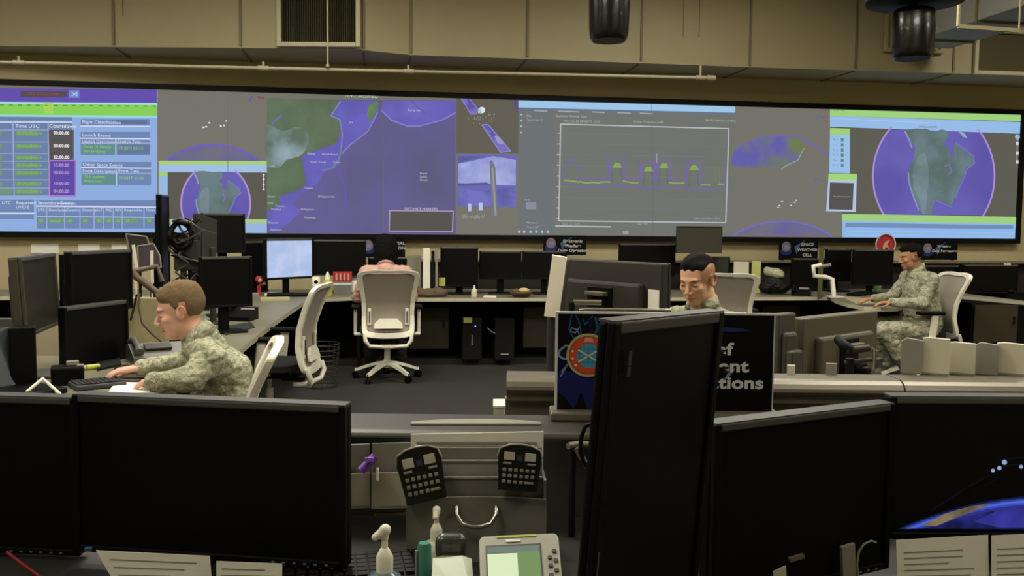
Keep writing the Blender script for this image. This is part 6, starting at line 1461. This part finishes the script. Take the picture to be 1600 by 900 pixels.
MB().box(at_d(577, 718, 2.08)-q, (.02, .006, .008)).build('pen_clip', mat('violet_light', (150, 100, 196), .4), t)
tag(MB().box(at_d(590, 741, 2.09), (.006, .006, .03), bev=.002).build('white_clip', M_white), 'small white clip on the right grey wall tray below the purple marker', 'clip')
tag(MB().box(at_d(610, 803, 2.16), (.075, .006, .008)).build('label_strip', mat('ochre_strip', (92, 86, 48), .6)), 'narrow ochre label strip below the right grey wall tray', 'label')
# --- grey tote box with handle and papers
DC = 2.02; M_tote = mat('tote_grey', (122, 120, 112), .45); M_tote2 = mat('tote_light', (150, 149, 141), .45)
a = at_d(638, 850, DC); b = at_d(850, 850, DC); w = (b-a).xy.length; cx_ = (a+b)/2; rz_ = facing(744)
t = thing('file_tote', 'grey plastic file box with a curved front and a bright handle behind the phone', 'box', (cx_.x, cx_.y, HN), rz_)
zt0 = at_d(744, 766, DC).z-HN
arc = [(-w/2+w*i/16, zt0+.006*math.sin(math.pi*i/16)) for i in range(17)]
MB().prism([(-w/2, -.06, 0)]+[(x, -.06, z) for x, z in arc]+[(w/2, -.06, 0)], (0, .006, 0)).build('front_wall', M_tote, t)
for sx in (-1, 1): MB().box((sx*(w/2-.003), -.005, zt0/2+.02), (.005, .10, zt0+.04)).build('side_wall', M_tote, t)
MB().box((0, .0, .004), (w, .11, .008)).build('floor_plate', M_tote, t)
zz_ = [at_d(744, y, DC+.04).z-HN for y in (729, 708, 692)]
for k, (z_, m_) in enumerate(zip(zz_, (M_tote, M_tote2, M_tote))): MB().box((0, -.035+.025*k, z_/2), (w-.012, .004, z_), bev=.001).build('divider', m_, t)
for k, z_ in enumerate(zz_[:2]): MB().box((0, -.037+.025*k, z_), (w-.012, .006, .003)).build('divider_lip', M_tote2, t)
hz = at_d(742, 812, DC-.06).z-HN; hw = .042
MB().tube([(-hw, -.062, hz+.030), (-hw, -.075, hz+.018), (-hw+.012, -.082, hz), (-.01, -.084, hz-.006), (.01, -.084, hz-.006), (hw-.012, -.082, hz), (hw, -.075, hz+.018), (hw, -.062, hz+.030)], .0048, n=10).build('handle', M_chrome, t)
# white papers standing in the tote, curved clear sheet on the ledge behind
Pz = at_d(744, 674, DC+.05).z-HN
MB().prism([(-w/2, .048, .01), (-w/2+.002, .048, Pz-.002), (0, .048, Pz+.001), (w/2, .048, Pz+.004), (w/2, .048, .01)], (0, .003, 0)).build('paper_sheet', M_paper, t)
MB().box((0, .044, Pz-.022), (w*.9, .001, .006)).build('printed_line', M_greyp, t)
pl = at_d(744, 672, 2.27); t = thing('clear_sheet', 'curved translucent grey sheet lying on the ledge behind the grey file box', 'sheet', (pl.x, pl.y, HL), facing(744))
n = 14; MB().prism([(-.16+.32*i/n, .0, .001) for i in range(n+1)]+[(.16-.32*i/n, .02+.035*math.sin(math.pi*i/n)**.7, .001) for i in range(n+1)], (0, 0, .004)).build('sheet_body', mat('milky_plastic', (150, 148, 134), .35), t)
# --- two keypads
def keypad(label, px, py, wpx, hpx, D, roll, flip=0):
    c = at_d(px, py, D); s_ = D/FPX; w_ = wpx*s_; h_ = hpx*s_
    t = thing('keypad_phone', label, 'keypad', c, group='black keypads hooked on the grey file box', rot=Euler((R(-12), R(roll), facing(px)), 'XYZ'))
    pr_ = [(-w_*.44, -h_/2), (w_*.44, -h_/2), (w_*.5, h_*.22), (w_*.45, h_*.40), (w_*.25, h_*.48), (0, h_*.5), (-w_*.25, h_*.48), (-w_*.45, h_*.40), (-w_*.5, h_*.22)]
    MB().prism([(x, -.012, z) for x, z in pr_], (0, .028, 0)).build('keypad_body', mat('keypad_black', (9, 9, 8), .4, spec=.3), t)
    MB().tube([(x*1.0, -.008, z*1.01) for x, z in pr_[2:]], .0035, n=6).build('top_rim', mat('rim_grey', (110, 108, 96), .35), t)
    for sx in (-1, 1): MB().box((sx*w_*.24, -.0135, h_*.25), (w_*.25, .002, h_*.18), bev=.001).build('label_window', mat('label_grey', (176, 172, 156), .5), t)
    MB().box((0, -.0135, h_*.22), (w_*.12, .002, h_*.12)).build('logo_patch', mat('dull_violet', (50, 46, 66), .5), t)
    KM = mat('keypad_keys', (128, 128, 112), .5)
    for sx in (-1, 1): MB().box((sx*w_*.28, -.014, h_*.09), (w_*.2, .005, h_*.05), bev=.0015).build('wide_key', KM, t)
    for r_ in range(3):
        for c_ in range(6):
            if r_ == 2 and c_ > 3: continue
            MB().box((-w_*.33+w_*.13*c_, -.0145, -h_*(.05+.13*r_)), (w_*.085, .006, h_*.075), bev=.0018).build('key', KM, t)
    MB().box((w_*.24, -.014, -h_*.31), (w_*.22, .005, h_*.055), bev=.0015).build('wide_key', KM, t)
    return t
keypad('tilted black keypad phone hooked on the left side of the grey file box', 659, 741, 70, 84, 1.93, -12)
t = keypad('upright black keypad phone hooked on the right side of the grey file box', 811, 731, 68, 70, 1.95, 4)
for (px, py, D, lb, r_) in ((640, 800, 1.95, 0, 0),):
    pass
# --- pump bottles
def pump(label, px, ytop, D, sc, facingdir, body, liquid, showlab):
    p = at_d(px, ytop, D); zt = p.z-HN; t = thing('pump_bottle', label, 'bottle', (p.x, p.y, HN), facingdir)
    hb = zt-.085*sc
    MB().lathe([(.034*sc, 0), (.036*sc, .01), (.036*sc, hb*.75), (.028*sc, hb*.92), (.014*sc, hb)], n=28).build('bottle_body', body, t)
    MB().lathe([(.0145*sc, hb-.008), (.0148*sc, hb+.026*sc), (.0125*sc, hb+.031*sc), (.008*sc, hb+.040*sc), (.006*sc, hb+.042*sc)], n=28).build('collar_cap', M_white, t)
    MB().cyl((0, 0, hb+.03*sc), (0, 0, hb+.066*sc), .0055*sc).build('pump_stem', M_white, t)
    b = Blob(.0012, .004); b.cap((0, 0, hb+.060*sc), (0, 0, hb+.074*sc), .0068*sc, .0085*sc); b.cap((.002*sc, 0, hb+.074*sc), (-.0165*sc, 0, hb+.061*sc), .0088*sc, .0062*sc)
    remeshed(b, 'pump_head', M_white, t)
    if showlab:
        MB().lathe([(.0365*sc, hb*.12), (.0365*sc, hb*.62)], n=28, caps=False).build('label', mat('bottle_label', (170, 170, 190), .5), t)
        MB().prism([(-.02, -.0375*sc, hb*.50), (.03, -.0375*sc, hb*.72), (.032, -.0375*sc, hb*.62), (-.02, -.0375*sc, hb*.40)], (0, -.001, 0)).build('red_stripe', M_red, t)
    return t
M_clear = mat('clear_blue_gel', (132, 164, 176), .15, trans=.5, spec=.5)
pump('hand sanitizer bottle with a white pump and red stripe, left of the phone', 601, 818, 1.62, 1.0, facing(600), M_clear, 0, True)
pump('white pump bottle farther back, between the sanitizer and the phone, before the file box', 682, 790, 1.90, .85, facing(682)+R(80), M_whitep, 0, False)
# --- teal bottle / tube
p = at_d(663, 848, 1.66); t = thing('teal_tube', 'teal plastic tube standing left of the phone handset', 'tube', (p.x, p.y, HN)); zt = p.z-HN
MB().lathe([(.0125, 0), (.0125, zt-.006), (.010, zt)], n=20).build('tube_body', mat('teal_plastic', (58, 128, 108), .35), t); MB().cyl((-.014, -.004, 0), (-.014, -.004, zt-.012), .003).build('clip_rail', M_greyp, t)
# --- desk phone with lit display
c = at_d(812, 868, 1.60); rz_ = facing(770); tilt = R(-38)
t = thing('display_phone', 'light grey desk phone with a glowing green and white display', 'phone', (at_d(770, 900, 1.58).x, at_d(770, 900, 1.58).y, HN), rz_)
Tp = Matrix.Translation(t.location) @ Euler((0, 0, rz_)).to_matrix().to_4x4(); Tpi = Tp.inverted()
def PH(px, py, D): return Tpi @ at_d(px, py, D)
tl_, tr_, br_, bl_ = PH(748, 838, 1.66), PH(872, 832, 1.66), PH(884, 960, 1.50), PH(752, 962, 1.50)
nrm = (tr_-tl_).cross(bl_-tl_).normalized(); nrm = nrm if nrm.y < 0 else -nrm
def quad_lerp(u_, v_): return tl_.lerp(tr_, u_).lerp(bl_.lerp(br_, u_), v_)
bm_ = MB()
out = []
for k, (cu, cv) in enumerate(((0, 0), (1, 0), (1, 1), (0, 1))):
    for (du, dv) in (((0, .06), (.02, .015), (.06, 0)), ((-.06, 0), (-.02, .015), (0, .06)), ((0, -.06), (-.02, -.015), (-.06, 0)), ((.06, 0), (.02, -.015), (0, -.06)))[k]: out.append(quad_lerp(cu+du, cv+dv))
M_ph = mat('phone_light_grey', (158, 158, 148), .45)
bm_.prism(out, -nrm*.03); bd = bm_.build('phone_body', M_ph, t); md = bd.modifiers.new('b', 'BEVEL'); md.width = .003; md.segments = 2; md.limit_method = 'ANGLE'
def onph(u0, v0, u1, v1, m, name, lift=.001, th=.001):
    P = [quad_lerp(u0, v0)+nrm*lift, quad_lerp(u1, v0)+nrm*lift, quad_lerp(u1, v1)+nrm*lift, quad_lerp(u0, v1)+nrm*lift]; return MB().prism(P, nrm*th).build(name, m, t)
onph(.08, .14, .77, .86, mat('phone_bezel_dark', (60, 62, 56), .4), 'display_bezel', .0005)
ds = MB(); m0, m1, m2 = G((214, 232, 186)), G((112, 140, 88)), G((104, 120, 112))
for (u0, v0, u1, v1, k) in ((.10, .26, .47, .83, 0), (.47, .24, .75, .83, 1), (.10, .17, .75, .25, 2)):
    P = [quad_lerp(u0, v0)+nrm*.002, quad_lerp(u1, v0)+nrm*.002, quad_lerp(u1, v1)+nrm*.002, quad_lerp(u0, v1)+nrm*.002]; ds.prism(P, nrm*.0006, k)
ds.build('display', [m0, m1, m2], t)
onph(.22, .015, .72, .04, mat('yellow_strip', (176, 184, 76), .5), 'yellow_strip', .0006); onph(.34, .075, .52, .105, mat('badge_white', (226, 226, 218), .3), 'badge')
for (u_, v_) in ((.93, .25), (.87, .33), (.94, .37), (.87, .43), (.94, .49), (.87, .55), (.94, .61)):
    p_ = quad_lerp(u_, v_); MB().cyl(p_-nrm*.001, p_+nrm*.003, .0042, n=12).build('key', mat('key_dark', (44, 44, 40), .4), t)
# cradle + handset on the left part of the phone
cr = [PH(676, 872, 1.64), PH(690, 868, 1.64), PH(722, 868, 1.64), PH(737, 873, 1.64), PH(744, 960, 1.5), PH(672, 960, 1.5)]
MB().prism(cr, -nrm*.03).build('cradle', mat('mint_grey', (176, 188, 166), .4), t)
hs = Blob(.0015, .01); p0 = PH(705, 850, 1.70); [hs.cap(tuple(p0+Vector((-.013, 0, z_))), tuple(p0+Vector((.013, 0, z_))), r_, r_) for z_, r_ in ((.004, .016), (-.012, .0155), (-.026, .012))]; hs.cap(tuple(p0+Vector((0, .012, -.02))), tuple(p0+Vector((0, .04, -.045))), .016, .014)
remeshed(hs, 'handset', mat('handset_grey', (58, 58, 57), .3, coat=.2), t)
MB().box((0.0, .05, .03), (.22, .08, .06), bev=.01).build('phone_foot', M_matte, t)
for z_ in (-.004, .004): MB().ball(p0+Vector((0, -.0165, z_*1.3+.002)), .0012, n=8).build('handset_hole', M_blk, t)
# --- cords and small things
tag(MB().tube([at_d(x, y, 1.86) for x, y in ((10, 862), (22, 872), (38, 884), (52, 894), (66, 905), (80, 920))], .0035).build('red_cable', mat('red_cable', (150, 40, 50), .4)), 'red cable running down at the lower left corner', 'cable')
tag(MB().tube([at_d(x, y, 1.95) for x, y in ((926, 662), (914, 666), (908, 684), (907, 705), (912, 722), (922, 735), (926, 790), (924, 874))], .005).build('black_cable', M_blk), 'black looping cable left of the tall portrait monitor', 'cable')
t = thing('desk_lamp_joint', 'grey bracket piece seen between the file box and the tall portrait monitor', 'bracket', at_d(905, 700, 2.12)); o_ = at_d(905, 700, 2.12)
MB().tube([rel(888, 697, 2.1), rel(905, 694, 2.12), rel(925, 696, 2.12)], .008).build('rod', M_bracket, t); MB().tube([rel(900, 700, 2.1), rel(910, 716, 2.1), rel(918, 730, 2.1)], .007).build('rod', M_bracket, t)
t.name = 'steel_bracket'
MB().cyl(rel(895, 698, 2.11), (rel(895, 698, 2.11)[0], rel(895, 698, 2.11)[1], HN-o_.z), .008).build('post', M_matte, t)
tag(MB().tube([at_d(x, y, 1.78) for x, y in ((1341, 905), (1339, 880), (1342, 862), (1350, 850), (1362, 845), (1369, 848))], .0022).build('pale_cable', M_greyp), 'thin pale cable looping up left of the wide taped sheet', 'cable')
t = thing('cable_clamp', 'grey upright clip under the right end of the angled monitor', 'bracket', at_d(1327, 890, 1.78)); o_ = at_d(1327, 890, 1.78)
MB().prism([rel(1316, 856, 1.78), rel(1336, 850, 1.78), rel(1338, 905, 1.78), rel(1318, 905, 1.78)], (0, .01, 0)).build('clip_body', M_greyp, t)
t = thing('note_card', 'small white card at the bottom edge under the angled monitor', 'card', at_d(1225, 892, 1.68)); o_ = at_d(1225, 892, 1.68)
MB().prism([rel(1208, 893, 1.68), rel(1228, 884, 1.68), rel(1231, 925, 1.68), rel(1210, 930, 1.68)], (0, .002, 0)).build('card_face', M_paper, t)
tag(MB().prism([at_d(1234, 874, 1.66), at_d(1257, 867, 1.66), at_d(1258, 872, 1.66), at_d(1236, 879, 1.66)], (0, .01, 0)).build('silver_tab', M_bracket), 'small silver tab on the lower edge of the angled monitor', 'tab')
t = thing('keyboard', 'black keyboard lying on the foreground desk at the bottom left of the sanitizer', 'keyboard', at_h(500, 905, HN), facing(500))
MB().box((0, 0, .012), (.44, .15, .022), bev=.004).build('keyboard_body', M_blk, t)
k = MB(); [k.box((-.2+.0235*i, -.055+.022*j, .026), (.019, .018, .006)) for i in range(18) for j in range(6)]; k.build('keys', M_matte, t)['kind'] = 'stuff'
vs = SC.view_settings; vs.view_transform = 'Standard'; vs.look = 'None'; vs.gamma = 1; vs.exposure = 0; vs.use_curve_mapping = False
wd = bpy.data.worlds.new('world'); SC.world = wd; wd.use_nodes = True; wd.node_tree.nodes['Background'].inputs[0].default_value = (.01, .01, .01, 1); wd.node_tree.nodes['Background'].inputs[1].default_value = .1
